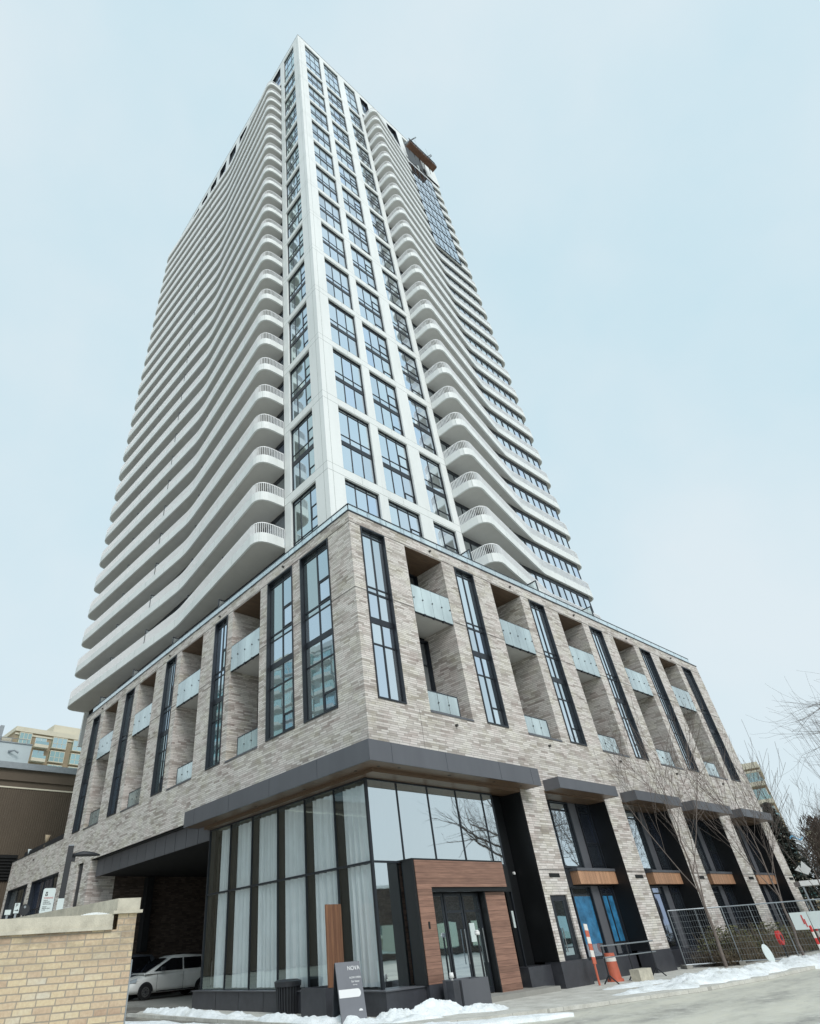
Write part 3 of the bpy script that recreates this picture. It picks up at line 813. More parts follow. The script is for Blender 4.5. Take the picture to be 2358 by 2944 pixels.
def balcony(path, side, inner, screens):
    """inner: inward normal sign for this path direction; slab mesh is the part, the rest hangs under it"""
    ins = inset(path, .06*inner)
    pl = ins + ([(1.85,38.5),(1.85,7.2)] if side=='L' else [(28.0,12),(28.0,3.32),(12.7,3.32)])
    s = MB('W'); s.prism(pl, .012, .22)
    so = s.build('balcony', M['soffit'], B)
    p = MB('W'); p.ribbon(path, 0, .62, .11, inner)
    nf_ = len(p.f); jn = p; acc = 0; nxt = 1.6
    for i in range(len(path)-1):
        a_ = Vector(path[i]); b_ = Vector(path[i+1]); L_ = (b_-a_).length
        while nxt < acc+L_:
            p_ = a_+(b_-a_)*((nxt-acc)/L_); t_ = (b_-a_)/L_; n_ = Vector((-t_.y,t_.x))*(-inner)
            q = [p_-t_*.008+n_*.003, p_+t_*.008+n_*.003, p_+t_*.008-n_*.02, p_-t_*.008-n_*.02]
            jn.prism([tuple(v) for v in q], .01, .61); nxt += 3.0
        acc += L_
    fa = p.build('fascia', M['white'], so); fa.data.materials.append(M['joint'])
    for i in range(nf_, len(fa.data.polygons)): fa.data.polygons[i].material_index = 1
    mid = inset(path, .05*inner)
    k = pickets(mid, .62, 1.29); k.build('railing', M['rail_white'], so)
    k = MB('W'); k.ribbon(inset(path,.025*inner), 1.29, 1.335, .05, inner); k.build('handrail', M['rail_white'], so)
    po = MB('W')
    for i in range(0, 40):
        pass
    for (sx, sy, ex, ey) in screens:
        q = MB('W')
        horiz = abs(ex-sx) > abs(ey-sy)
        if horiz:
            q.box(sx,sy-.025,.62,sx+.05,sy+.025,1.75); q.box(sx+.05,sy-.025,1.70,ex,sy+.025,1.75)
            g = MB('W'); g.box(sx+.05,sy-.008,.25,ex,sy+.008,1.70)
        else:
            q.box(sx-.025,sy,.62,sx+.025,sy+.05,1.75); q.box(sx-.025,sy+.05,1.70,sx+.025,ey,1.75)
            g = MB('W'); g.box(sx-.008,sy+.05,.25,sx+.008,ey,1.70)
        sc = g.build('privacy_screen', M['rail_clear'], so); q.build('screen_frame', M['metal_dark'], sc)
    return so
def band(side, P, u0, u1, n):
    f = MB(side, P)
    z0, z1 = .23, FH
    w = (u1-u0)/n
    f.box(u0,0,z0,u1,.1,z0+.08); f.box(u0,0,z1-.30,u1,.1,z1)
    for i in range(n+1):
        u = min(max(u0+i*w,u0+.05),u1-.05); t = .075 if i%3==0 else .028
        f.box(u-t,.0,z0+.08,u+t,.06,z1-.30)
    fo = f.build('window_band', M['frame'], B)
    g = MB(side, P)
    for i in range(n): g.poly([(u0+i*w+.002,.04,z0),(u0+(i+1)*w-.002,.04,z0),(u0+(i+1)*w-.002,.04,z1-.2),(u0+i*w+.002,.04,z1-.2)])
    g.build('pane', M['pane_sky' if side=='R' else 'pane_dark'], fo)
    return fo
Lb = balcony(Lpath, 'L', -1, [(.36,12.2,1.74,12.2),(.78,17.6,1.74,17.6),(.58,23.9,1.74,23.9),(.3,30.0,1.74,30.0)])
Rb = balcony(Rpath, 'R', 1, [(17.2,2.08,17.2,3.2)])
Lw = band('L', 1.76, 7.16, 38.3, 21); Rw = band('R', 3.14, 12.68, 27.95, 17)
for k in range(NF):
    z = ZS0 + FH*k
    for o in (Lb, Rb, Lw, Rw):
        c = o if k == 0 else copy_tree(o, B)
        c.location.z = z
# terrace-level glazing under the first balcony
for side,P,a,b in (('L',1.76,7.16,31.4),('R',3.14,12.68,27.95)):
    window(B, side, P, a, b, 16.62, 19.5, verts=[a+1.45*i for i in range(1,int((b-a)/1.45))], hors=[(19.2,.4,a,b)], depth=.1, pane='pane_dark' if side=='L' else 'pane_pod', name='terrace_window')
# flush curtain wall on the upper street side (hoist bay)
cw0, cw1 = 69.75, 93.3
f = MB('R', 2.86)
for i in range(6):
    u = 21.5+ (26.3-21.5)*i/5; f.box(u-.03,-.0,cw0,u+.03,.05,cw1)
for k in range(17, 26):
    z = ZS0+FH*k; f.box(21.5,-.01,z,26.3,.05,z+.16)
    if k < 25: f.box(21.5,.01,z+1.0,26.3,.05,z+1.03)
fo = f.build('hoist_bay_glazing', M['frame'], B)
g = MB('R', 2.86); g.poly([(21.5,.03,cw0),(26.3,.03,cw0),(26.3,.03,cw1),(21.5,.03,cw1)]); g.build('pane', M['pane_sky'], fo)
# unfinished opening above it
s = MB('W'); s.box(21.95,3.3,93.4,26.15,3.58,103.8); s.build('unfinished_bay', M['black'], B)
for i in range(7):
    s = MB('W'); x = 22.3+i*.62; s.box(x,3.1,93.5+random.random()*2,x+.3,3.28,94.5+random.random()*5); s.build('loose_panel', M['fabric' if i%2 else 'mjoint'], B)

# ================================================================== text
def text_obj(body, size, loc, rot, mat, parent, name='lettering', depth=.003, align='LEFT'):
    cu = bpy.data.curves.new(name, 'FONT'); cu.body = body; cu.size = size; cu.extrude = depth; cu.align_x = align
    tmp = bpy.data.objects.new('tmp', cu); COL.objects.link(tmp)
    dg = bpy.context.evaluated_depsgraph_get(); dg.update()
    me = bpy.data.meshes.new_from_object(tmp.evaluated_get(dg))
    bpy.data.objects.remove(tmp)
    me.materials.clear(); me.materials.append(mat)
    o = bpy.data.objects.new(name, me); COL.objects.link(o)
    o.location = loc; o.rotation_euler = rot
    if parent: o.parent = parent
    return o

def azp(az, d, z=0.0):
    return (CAM.x + d*cos(R(az)), CAM.y + d*sin(R(az)), z)

# ================================================================== ground
g = MB('W'); g.poly([(-300,-300,-.08),(500,-300,-.08),(500,500,-.08),(-300,500,-.08)])
tag(g.build('road', M['road']), kind='structure')
# pavement round the corner, with kerb
def round_rect():
    pts = [(-1.75,13.6)]
    pts += [(-1.75+0.0, 1.0)]
    pts += arc(1.2, .6, 2.95, 184, 252, 10)
    pts += [(2.2,-3.0),(6.0,-4.1),(9.5,-4.6),(60,-4.9),(60,60),(34.6,60),(34.6,.2),(.2,.2),(.2,11.42)]
    return pts
pv = MB('W')
pv.prism([(-1.75,12.6)] + [(-1.75,1.2)] + arc(1.35,.8,3.12,184,250,12) + [(4.0,-3.3),(8.0,-4.3),(12,-4.7),(80,-4.9),(80,2.0),(.5,2.0),(.5,11.42)] + [(-.2,13.6),(-1.2,13.4)], -.075, .0)
tag(pv.build('pavement', M['walk']), kind='structure')
gd = MB('W'); gd.box(.5,11.43,-.075,12,25.46,-.01); tag(gd.build('garage_floor', M['concrete']), kind='structure')
ln = MB('W'); ln.prism([(-7.2,30),(-7.4,-3.0),(-5.2,-5.6),(-3.2,-4.6),(-2.3,-1.2),(-1.9,1.2),(-1.9,12.7),(-.6,13.75),(.49,13.75),(.49,30)], -.0795, -.0745)
tag(ln.build('lane', M['lane']), kind='structure')
kb = MB('W')
kp = [(-1.75,13.0),(-1.75,1.2)] + arc(1.35,.8,3.12,184,250,12) + [(4.0,-3.3),(8.0,-4.3),(12,-4.7),(80,-4.9)]
kb.ribbon(kp, -.075, .012, .15, -1); tag(kb.build('kerb', M['walk']), kind='structure')
# pavement on the near side of the lane, behind the tan brick wall
p2 = MB('W'); p2.prism([(-60,-9.5),(-9.6,-9.5),(-7.6,-3.0),(-7.2,25),(-60,25)], -.075, -.0); tag(p2.build('lane_pavement', M['walk']), kind='structure')

def snow_bank(name, path, w, h, seed, label=None, n=9):
    n = n*2
    rr = random.Random(seed)
    from mathutils import noise as NZ
    m = MB('W'); rows = []
    # resample
    P = [Vector(p).to_2d() if len(p)>2 else Vector(p) for p in path]
    pts = []
    for a,b in zip(P[:-1],P[1:]):
        k = max(1,int((b-a).length/.07))
        for i in range(k): pts.append(a+(b-a)*i/k)
    pts.append(P[-1])
    N = len(pts)
    for i,p in enumerate(pts):
        d = (pts[min(i+1,N-1)]-pts[max(i-1,0)]); d.normalize(); nn = Vector((-d.y,d.x))
        t = i/(N-1); env = min(1, 6*t, 6*(1-t))**.6
        row = []
        for j in range(n+1):
            s = j/n*2-1
            ww = w*(.7+.5*NZ.noise(Vector((p.x*.9,p.y*.9,seed))))
            q = p+nn*(s*ww*.5*max(env,.25))
            prof = max(0,1-abs(s)**2.2)
            hh = h*prof*env*(.62+.75*NZ.noise(Vector((q.x*1.1,q.y*1.1,seed*3.1)))+.35*NZ.noise(Vector((q.x*3.7,q.y*3.7,seed)))+.22*NZ.noise(Vector((q.x*9,q.y*9,seed)))+.14*NZ.noise(Vector((q.x*21,q.y*21,seed))))
            row.append((q.x,q.y,max(hh,-.02)-.012 if prof>0 else -.13))
        rows.append(row)
    k = len(m.v)
    for r_ in rows: m.v += r_
    for i in range(len(rows)-1):
        for j in range(n):
            a = i*(n+1)+j; m.f.append([a,a+1,a+n+2,a+n+1])
    o = m.build(name, M['snow'], None, True)
    tag(o, kind='stuff'); 
    if label: tag(o, label, 'snow')
    return o
def snow_mound(name, cx, cy, rx_, ry_, h, seed, label, rz=0.0):
    from mathutils import noise as NZ
    m = MB('W'); n=26; k=64
    for i in range(n+1):
        f = i/n
        for j in range(k):
            a = 2*pi*j/k; w = 1+.28*NZ.noise(Vector((cos(a)*1.3,sin(a)*1.3,seed)))
            x = rx_*f*cos(a)*w; y = ry_*f*sin(a)*w
            z = h*(1-f**2.0)*(1+.3*NZ.noise(Vector((x*2.2,y*2.2,seed))))+(.06*NZ.noise(Vector((x*6,y*6,seed)))+.035*NZ.noise(Vector((x*15,y*15,seed)))+.015*NZ.noise(Vector((x*34,y*34,seed))))*min(1,(1-f)*4)*min(1,h*6)-.03*f
            c_,s_ = cos(rz),sin(rz); m.v.append((cx+x*c_-y*s_,cy+x*s_+y*c_,z))
    for i in range(n):
        for j in range(k):
            a=i*k+j; b=i*k+(j+1)%k; m.f.append([a,b,b+k,a+k])
    o = m.build(name, M['snow'], None, True); tag(o, label, 'snow', kind='stuff'); return o
snow_bank('snow_bank', [(-.75,13.6),(-1.2,12.2),(-1.45,9.5),(-1.5,7.0),(-1.4,5.0),(-1.1,3.6)], .95, .20, 3, 'white ploughed snow along the lane kerb beside the black litter bin', 12)
snow_bank('snow_bank', [(-1.5,4.6),(-1.55,3.0),(-1.45,1.6),(-1.15,.4),(-.5,-.6),(.5,-1.3)], .9, .20, 8, 'snow ridge round the corner kerb in front of the folding sign', 12)
snow_bank('snow_bank', [(5.9,-2.9),(8.5,-3.3),(12,-3.6),(17,-3.9),(24,-4.3),(34,-4.6)], 2.9, .24, 12, 'long low snow bank on the street kerb in front of the fence', 12)
snow_bank('snow_bank', [(-3.4,10.5),(-3.2,6.0),(-2.9,2.5),(-2.2,-.8),(-.4,-2.6),(2.2,-3.9)], 1.3, .07, 17, 'brown slush ridge lying along the lane', 14)
snow_mound('snow_mound', 1.0, -.55, 1.05, .55, .30, 21, 'rounded icy snow mound beside the grey planter box', R(-20))
snow_mound('snow_mound', -.15, -.25, .8, .5, .20, 22, 'low snow mound just right of the folding sign', R(-40))
snow_mound('snow_mound', 1.9, -1.35, .9, .4, .14, 23, 'flat snow tongue running onto the pavement by the bollard', R(-30))
snow_mound('snow_mound', 23, -7.4, 5.5, .8, .07, 25, 'thin crust of snow out on the salted road', R(-8))
snow_mound('snow_mound', 9.4, -1.9, 2.2, .6, .07, 26, 'trampled snow skirt below the hazard post', R(-8))

# ================================================================== tan brick garden wall
az0, d0 = 67.15, 9.98
ex, ey, _ = azp(az0, d0)
ang = math.atan2(-.292, .956)
W = empty('brick_wall', (ex, ey, 0), ang); tag(W, 'tan brick garden wall with pale limestone cap in the left foreground', 'garden wall')
m = MB('W'); m.box(-9, 0, -.1, 0, .30, 1.955); m.prism([(-.04,.302),(-.31,.302),(-4.35,9.3),(-4.08,9.3)], -.1, 2.128); m.box(-.24,.0,1.955,0,.301,2.128)
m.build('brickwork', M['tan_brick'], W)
def cap(x0,y0,x1,y1,z,h,parent):
    c = MB('W'); c.box(x0,y0,z,x1,y1,z+h*.22); o=.035
    c.box(x0+(.0),y0+o,z+h*.22+.0,x1,y1-o,z+h)
    return c.build('wall_cap', M['lime'], parent)
for (a,b) in ((-9,-7.3),(-7.29,-5.4),(-5.39,-3.4),(-3.39,-1.93),(-1.92,-.30)):
    cap(a,-.05,b,.34,1.955,.175,W)
# tall return cap
def rcap(t0, t1):
    dx, dy = -.409, .912; nx, ny = -.912, -.409
    P_ = lambda t,q: (0+dx*t+nx*q, 0+dy*t+ny*q)
    c = MB('W')
    c.prism([P_(t0,-.05) if t0 else (.07,-.045), P_(t1,-.05), P_(t1,.30), P_(t0,.30) if t0 else (-.31,-.045)], 2.13, 2.165)
    c.prism([P_(t0,-.02) if t0 else (.03,-.015), P_(t1,-.02), P_(t1,.26), P_(t0,.26) if t0 else (-.27,-.015)], 2.166, 2.305)
    c.build('wall_cap', M['lime'], W)
rcap(0, 1.6); rcap(1.61, 3.6); rcap(3.61, 6.2); rcap(6.21, 9.0)
s = MB('W'); s.box(.002,-.004,-.1,.018,.01,1.62); s.build('corner_trim', M['galv'], W)
sn = MB('W')
for i in range(14):
    x=-.75+i*.03; hgt=.028*sin(pi*i/13)
    sn.box(x,.05,2.129,x+.03,.22,2.132+hgt)
sn = sn.build('snow_patch', M['snow']); sn.location=(ex,ey,0); sn.rotation_euler=(0,0,ang); tag(sn,'little strip of snow lying on the limestone wall cap','snow',kind='stuff')

# ================================================================== lamp, signs
x,y,_ = azp(72.95, 24)
L = empty('street_lamp', (x,y,-.0), R(-18)); tag(L, 'black square lane lamp post with a flat leaf shaped head', 'street lamp')
s = MB('W'); s.box(-.09,-.09,0,.09,.09,4.86); s.box(-.1,-.1,0,.1,.1,.35); s.build('pole', M['plastic_black'], L)
s = MB('W'); s.box(-.085,-.085,4.862,.085,.085,4.89); s.build('pole_cap', M['galv'], L)
s = MB('W')
prof = [(0,.10,.0),(.12,.16,.05),(.3,.20,.09),(.5,.18,.08),(.70,.12,.05),(.88,.03,.0)]
k = 0; s.v=[]; 
for (px_,w_,h_) in prof:
    s.v += [(px_+.09,-w_,4.56),(px_+.09,w_,4.56),(px_+.09,w_*.6,4.60+h_),(px_+.09,-w_*.6,4.60+h_)]
for i in range(len(prof)-1):
    for c_ in range(4):
        d_=(c_+1)%4; s.f.append([4*i+c_,4*i+d_,4*i+4+d_,4*i+4+c_])
s.f.append([0,3,2,1]); e_=4*(len(prof)-1); s.f.append([e_,e_+1,e_+2,e_+3])
s.build('lamp_head', M['plastic_black'], L, True)
s = MB('W'); s.box(.09,-.05,4.40,.2,.05,4.64); s.build('bracket', M['plastic_black'], L)
s = MB('W'); s.box(-.098,-.098,3.02,.098,.098,3.36); s.build('paper_band', M['sign_white'], L)

x,y,_ = azp(73.9, 24)
S = empty('parking_sign', (x,y,0), R(-16)); tag(S, 'white rounded parking notice with red heading beside the lamp post', 'sign')
def rrect(w, h, r, n=5):
    p = []
    for cx_,cz_,a in ((w/2-r,h/2-r,0),(-w/2+r,h/2-r,90),(-w/2+r,-h/2+r,180),(w/2-r,-h/2+r,270)):
        p += [(cx_+r*cos(R(a+90*i/n)), cz_+r*sin(R(a+90*i/n))) for i in range(n+1)]
    return p
def plate(name, w, h, r, th, mat, parent, zc, y0=0):
    pr = rrect(w,h,r); m = MB('W'); n = len(pr)
    m.v = [(p[0],y0,zc+p[1]) for p in pr]+[(p[0],y0+th,zc+p[1]) for p in pr]
    m.f = [list(range(n)),list(range(n,2*n))[::-1]]+[[i,n+i,n+(i+1)%n,(i+1)%n] for i in range(n)]
    return m.build(name, mat, parent)
plate('sign_face', .37, .70, .06, .02, M['sign_white'], S, 3.31)
s = MB('W'); s.box(.1,.021,0,.20,.10,3.5); s.build('post', M['plastic_black'], S)
RX = (R(90),0,0)
mk = MB('W'); mk.box(-.10,-.006,3.50,-.04,.0,3.515); mk.box(-.105,-.006,3.47,-.085,0,3.50); mk.box(-.055,-.006,3.47,-.035,0,3.50); mk.box(-.105,-.006,3.45,-.035,0,3.47); mk.box(-.10,-.006,3.53,-.04,0,3.56)
mk.build('emblem', M['ink'], S)
text_obj('WARNING', .058, (-.13,-.004,3.375), RX, M['ink_red'], S)
for i,(tx,sz) in enumerate((('THIS IS',.042),('A PRIVATE',.042),('PARKING AREA',.036))):
    text_obj(tx, sz, (-.13,-.004,3.31-i*.045), RX, M['ink'], S)
for i,(tx,sz) in enumerate((('TENANT',.034),('PARKING ONLY',.034),('24 HRS',.034))):
    text_obj(tx, sz, (-.13,-.004,3.145-i*.042), RX, M['ink'], S)
x,y,_ = azp(75.95, 24)
S = empty('arrow_sign', (x,y,0), R(-14)); tag(S, 'small white sign with a black P above an arrow', 'sign')
plate('sign_face', .15, .27, .01, .02, M['sign_white'], S, 3.15)
s = MB('W'); s.box(-.03,.021,0,.03,.06,3.2); s.build('post', M['galv'], S)
text_obj('P', .13, (-.045,-.004,3.18), RX, M['ink'], S)
ar = MB('W'); ar.box(-.05,-.005,3.085,.03,0,3.10); ar.poly([(.02,-.005,3.06),(.06,-.005,3.0925),(.02,-.005,3.125)]); ar.build('arrow', M['ink'], S)
x,y,_ = azp(76.5, 24)
S = empty('lane_sign', (x,y,0), R(-10)); tag(S, 'low white notice at the very left edge above the brick wall', 'sign')
plate('sign_face', .17, .13, .01, .02, M['sign_white'], S, 3.05)
s = MB('W'); s.box(-.03,.021,0,.03,.06,3.1); s.build('post', M['galv'], S)
x,y,_ = azp(75.4, 24.3)
S = empty('traffic_mirror', (x,y,0), R(-14)); tag(S, 'dark round lane signal head right of the arrow sign', 'signal')
s = MB('W'); s.tube((0,-.02,3.12),(0,.06,3.12),.15,n=20); s.build('housing', M['plastic_black'], S)
s = MB('W'); s.tube((0,-.03,3.19),(0,-.021,3.19),.035,n=12); s.build('lens', M['galv'], S)
s = MB('W'); s.box(-.03,.0,0,.03,.05,3.0); s.build('post', M['plastic_black'], S)

# ================================================================== street things at the corner
# litter bin
Bn = empty('litter_bin', (-.12,4.75,0)); Bn.rotation_euler=(0,0,R(8)); Bn.scale=(1.15,1.15,1.08); tag(Bn, 'black slatted litter bin standing in the snow by the lobby', 'litter bin')
s = MB('W'); s.tube((0,0,.0),(0,0,.62),.27,.30,n=20); s.build('liner', M['black'], Bn)
s = MB('W')
for i in range(24):
    a = 2*pi*i/24; s.tube((.285*cos(a),.285*sin(a),.02),(.315*cos(a),.315*sin(a),.62),.028,n=5)
s.build('slats', M['plastic_black'], Bn)
s = MB('W'); s.tube((0,0,.62),(0,0,.74),.37,.38,n=28); s.tube((0,0,.74),(0,0,.78),.38,.28,n=28); s.build('lid', M['plastic_black'], Bn, False)
# dark planter with wood panel
Pn = empty('dark_planter', (-.22,2.0,0)); tag(Pn, 'dark brown rectangular planter box under the lobby window', 'planter')
s = MB('W')
for q in ((-.52,-0.2,.6,-.16),(-.52,-.16,-.48,.04),(.56,-.16,.6,.04)) if False else ((-.52,0.0,.6,.04),(-.52,1.16,.6,1.2),(-.52,.04,-.48,1.16),(.56,.04,.6,1.16)): s.box(q[0],q[1],0,q[2],q[3],.66)
s.build('box', M['granite'], Pn)
s = MB('W'); s.box(-.48,.04,.0,.56,1.16,.56); s.build('soil', M['snow'], Pn)
Wp = MB('W'); Wp.box(-.62,1.98,.66,-.02,2.04,2.64); o = Wp.build('wood_panel', M['woodpanel']); tag(o, 'upright brown wood panel standing in the dark planter by the window', 'wood panel')
# folding sign
Sg = empty('folding_sign', (-1.02,.62,0), R(-12)); Sg.rotation_euler=(0,0,R(-14)); tag(Sg, 'grey folding pavement sign stuck in the snow with white lettering', 'pavement sign')
s = MB('W')
def slant(mb, w, z0, z1, y0, y1, th):
    n=len(mb.v)
    mb.v += [(-w/2,y0,z0),(w/2,y0,z0),(w/2,y0+th,z0),(-w/2,y0+th,z0),(-w/2,y1,z1),(w/2,y1,z1),(w/2,y1+th,z1),(-w/2,y1+th,z1)]
    for f in ((0,3,2,1),(4,5,6,7),(0,1,5,4),(1,2,6,5),(2,3,7,6),(3,0,4,7)): mb.f.append([n+i for i in f])
slant(s,.74,0,1.24,-.26,0,.035); s.build('board', M['sign_grey'], Sg)
s = MB('W'); slant(s,.74,0,1.22,.30,.04,.03); s.build('board', M['metal_dark'], Sg)
tilt = math.atan2(.26,1.24)
def onb(z): return -.26+.26*z/1.24-.004
RB_ = (R(90)-tilt,0,0)
text_obj('NOVA', .13, (-.03,onb(1.06),1.06), RB_, M['ink_white'], Sg)
text_obj('NOW OPEN', .062, (.0,onb(.88),.88), RB_, M['ink_white'], Sg)
text_obj('for lease', .068, (.05,onb(.80),.80), RB_, M['ink_white'], Sg)
text_obj('this way', .04, (.08,onb(.74),.74), RB_, M['ink_white'], Sg)
s = MB('W'); n0=0
pr=[(-.36,.50),(.20,.50)]+[(.20+.085*cos(R(a)),.585+.085*sin(R(a))) for a in range(-80,90,20)]+[(.20,.67),(-.36,.67)]
s.v=[(p[0],onb(p[1])-.004,p[1]) for p in pr]; s.f=[list(range(len(pr)))]; s.build('white_flash', M['ink_white'], Sg)
s = MB('W'); pr=[(.22+.06*cos(R(a)),.22+.045*sin(R(a))) for a in range(0,181,20)]+[(.13,.19),(.31,.19)]
s.v=[(p[0],onb(p[1])-.004,p[1]) for p in pr[:10]]; s.f=[list(range(10))]; s.build('emblem', M['ink_white'], Sg)
# grey planter by the entrance
Pg = empty('grey_planter', (2.5,-.42,0)); tag(Pg, 'grey metal planter box beside the timber entrance', 'planter')
s = MB('W')
for q in ((-.58,-.36,.58,-.32),(-.58,.32,.58,.36),(-.58,-.32,-.54,.32),(.54,-.32,.58,.32)): s.box(q[0],q[1],0,q[2],q[3],.64)
s.build('box', M['metal'], Pg)
s = MB('W'); s.box(-.54,-.32,0,.54,.32,.55); s.build('soil', M['snow'], Pg)
Pd = empty('stone_bollard', (1.72,-.62,0)); tag(Pd, 'square grey bollard with a round white lamp left of the grey planter', 'bollard')
s = MB('W'); s.box(-.13,-.13,0,.13,.13,.64); s.build('body', M['granite'], Pd)
s = MB('W'); s.tube((0,0,.64),(0,0,.70),.035,n=10); s.tube((0,0,.70),(0,0,.82),.07,.055,n=12); s.build('lamp_globe', M['paint_white'], Pd, True)
# slim post with white ball near the door
Pd = empty('path_light', (3.75,-.1,0)); tag(Pd, 'slim black post light with white globe in front of the entrance doors', 'post light')
s = MB('W'); s.tube((0,0,0),(0,0,1.62),.03,n=8); s.build('pole', M['plastic_black'], Pd)
s = MB('W'); s.tube((0,0,1.62),(0,0,1.70),.08,.08,n=14); s.tube((0,0,1.70),(0,0,1.75),.08,.04,n=14); s.build('lamp_globe', M['paint_white'], Pd, True)

# delineator post, barrel and crowd barrier in front of the first bay
T = empty('hazard_post', (9.15,-.55,0)); T.rotation_euler=(R(-2),R(5),0); tag(T, 'orange and white striped hazard post leaning at the brick pier', 'hazard post')
s = MB('W'); s.box(-.035,-.02,0,.035,.02,.62); s.build('stake', M['orange'], T)
for i in range(6):
    s = MB('W'); s.box(-.10,-.03,.58+i*.19,.10,.0,.58+(i+1)*.19); s.build('stripe', M['orange' if i%2==0 else 'white_tape'], T)
T = empty('safety_barrel', (10.75,-.25,0)); T.scale=(.85,.85,.92); tag(T, 'orange safety barrel with white top band standing in front of the blue filmed window', 'safety barrel')
s = MB('W'); s.tube((0,0,0),(0,0,.08),.34,.33,n=20); s.tube((0,0,.08),(0,0,.62),.27,.24,n=20); s.tube((0,0,.78),(0,0,.88),.235,.22,n=20); s.build('body', M['orange'], T)
s = MB('W'); s.tube((0,0,.62),(0,0,.78),.245,.24,n=20); s.build('band', M['white_tape'], T)
T = empty('crowd_barrier', (11.4,-.75,0)); tag(T, 'dark steel crowd barrier across the first bay', 'barrier')
s = MB('W'); s.tube((-1.9,0,1.05),(1.9,0,1.05),.022,n=8); s.tube((-1.9,0,.72),(1.9,0,.72),.018,n=8); s.build('rail', M['galv'], T)
for x in (-1.85,-.15,1.55):
    s = MB('W'); s.tube((x,0,1.05),(x,0,.1),.028,n=8); s.tube((x,-.3,.0),(x,.0,.25),.022,n=6); s.tube((x,.25,.0),(x,.0,.25),.022,n=6); s.build('leg', M['plastic_black'], T)
T = MB('W'); T.box(0,0,0,.9,.35,.32); o = T.build('snow_ledge', M['lime']); o.location=(10.7,-1.25,0); tag(o,'pale snow ledge at the foot of the orange barrel','snow ledge')  # plain pale block shape standing in for a ledge of snow

# ================================================================== mesh fence
def fence_panel(p0, p1, h, label, seed):
    a = Vector((p0[0],p0[1],0)); b = Vector((p1[0],p1[1],0)); d = b-a; Lh = d.length
    F_ = empty('mesh_fence', a, math.atan2(d.y,d.x)); tag(F_, label, 'fence panel', 'construction fence panels across the pavement')
    f = MB('W')
    for (q,w_) in (((0,0,.05),(0,0,h)),((Lh,0,.05),(Lh,0,h)),((0,0,h),(Lh,0,h)),((0,0,.12),(Lh,0,.12))) and [(((0,0,.05),(0,0,h)),0),(((Lh,0,.05),(Lh,0,h)),0),(((0,0,h),(Lh,0,h)),0),(((0,0,.12),(Lh,0,.12)),0)]:
        f.tube(q[0],q[1],.024,n=6)
    f.tube((Lh*.5,0,.12),(Lh*.5,0,h),.016,n=5); f.build('frame', M['galv'], F_)
    w = MB('W')
    n = int(Lh/.10)
    for i in range(1,n): w.box(i*Lh/n-.0025,-.0025,.12,i*Lh/n+.0025,.0025,h)
    for i in range(1,9): w.box(0,-.003,.12+i*(h-.12)/9-.0025,Lh,.003,.12+i*(h-.12)/9+.0025)
    w.build('wire_mesh', M['galv'], F_)
    for x in (.0,):
        k = MB('W'); k.box(x-.12,-.33,-.0,x+.12,.33,.12); k.build('foot_block', M['concrete'], F_)
    return F_
fp = [(16.6,-.15),(18.3,-1.7),(19.15,-3.6),(20.0,-5.6),(21.4,-7.4)]
labs = ['wire mesh fence panel nearest the fourth brick pier','wire mesh fence panel in front of the thin street tree','wire mesh fence panel carrying the white boards','wire mesh fence panel at the right edge of the picture']
for i in range(4): fence_panel(fp[i], fp[i+1], 1.98, labs[i], i)
ang_f = math.atan2(-2,.85)
for (az,dd,w_,lb) in ((17.62,34.4,.30,'white board with red mark hung on the mesh fence'),(16.55,34.6,.32,'blank white board at the right end of the mesh fence')):
    x,y,_ = azp(az,dd)
    o = MB('W'); o.box(-w_,-.02,1.02,w_,.0,1.60); r_ = empty('fence_board',(x,y,0),R(az-90)); tag(r_,lb,'board'); o.build('board',M['sign_white'],r_)
    if 'red' in lb:
        q = MB('W'); q.box(.06,-.03,1.2,.11,-.02,1.5); q.box(.12,-.03,1.1,.16,-.02,1.36); q.build('red_mark',M['ink_red'],r_)
x,y,_ = azp(20.3,33.6); o = MB('W'); o.tube((0,0,0),(0,.03,0),.33,n=24); q = o.build('white_disc',M['sign_white']); q.location=(x,y,.34); q.rotation_euler=(R(-14),R(0),R(20.3-90+40)); q.scale=(.55,1,1); tag(q,'oval white plate leaning at the foot of the fence','plate')
x,y,_ = azp(19.25,34.8)
T = empty('warning_lamp',(x,y,0)); tag(T,'round red lamp on a post behind the mesh fence','warning lamp')
s = MB('W'); s.tube((0,0,0),(0,0,.62),.03,n=8); s.build('post',M['plastic_black'],T)
s = MB('W'); s.tube((0,-.06,.80),(0,.06,.80),.24,n=20); s.build('lens',M['red'],T)
s = MB('W'); s.tube((0,-.075,.80),(0,-.061,.80),.10,n=14); s.build('hub',M['black'],T)
for i in range(2):
    x,y,_ = azp(17.2-.25*i,34.0+i); T = empty('striped_post',(x,y,0)); T.rotation_euler=(0,R(-4+3*i),0); tag(T,['red and white striped post behind the white fence boards','second striped post right of the white fence boards'][i],'hazard post')
    for j in range(5):
        s = MB('W'); s.box(-.06,-.03,.15+j*.2,.06,.03,.15+(j+1)*.2); s.build('stripe',M['white_tape' if j%2 else 'red'],T)

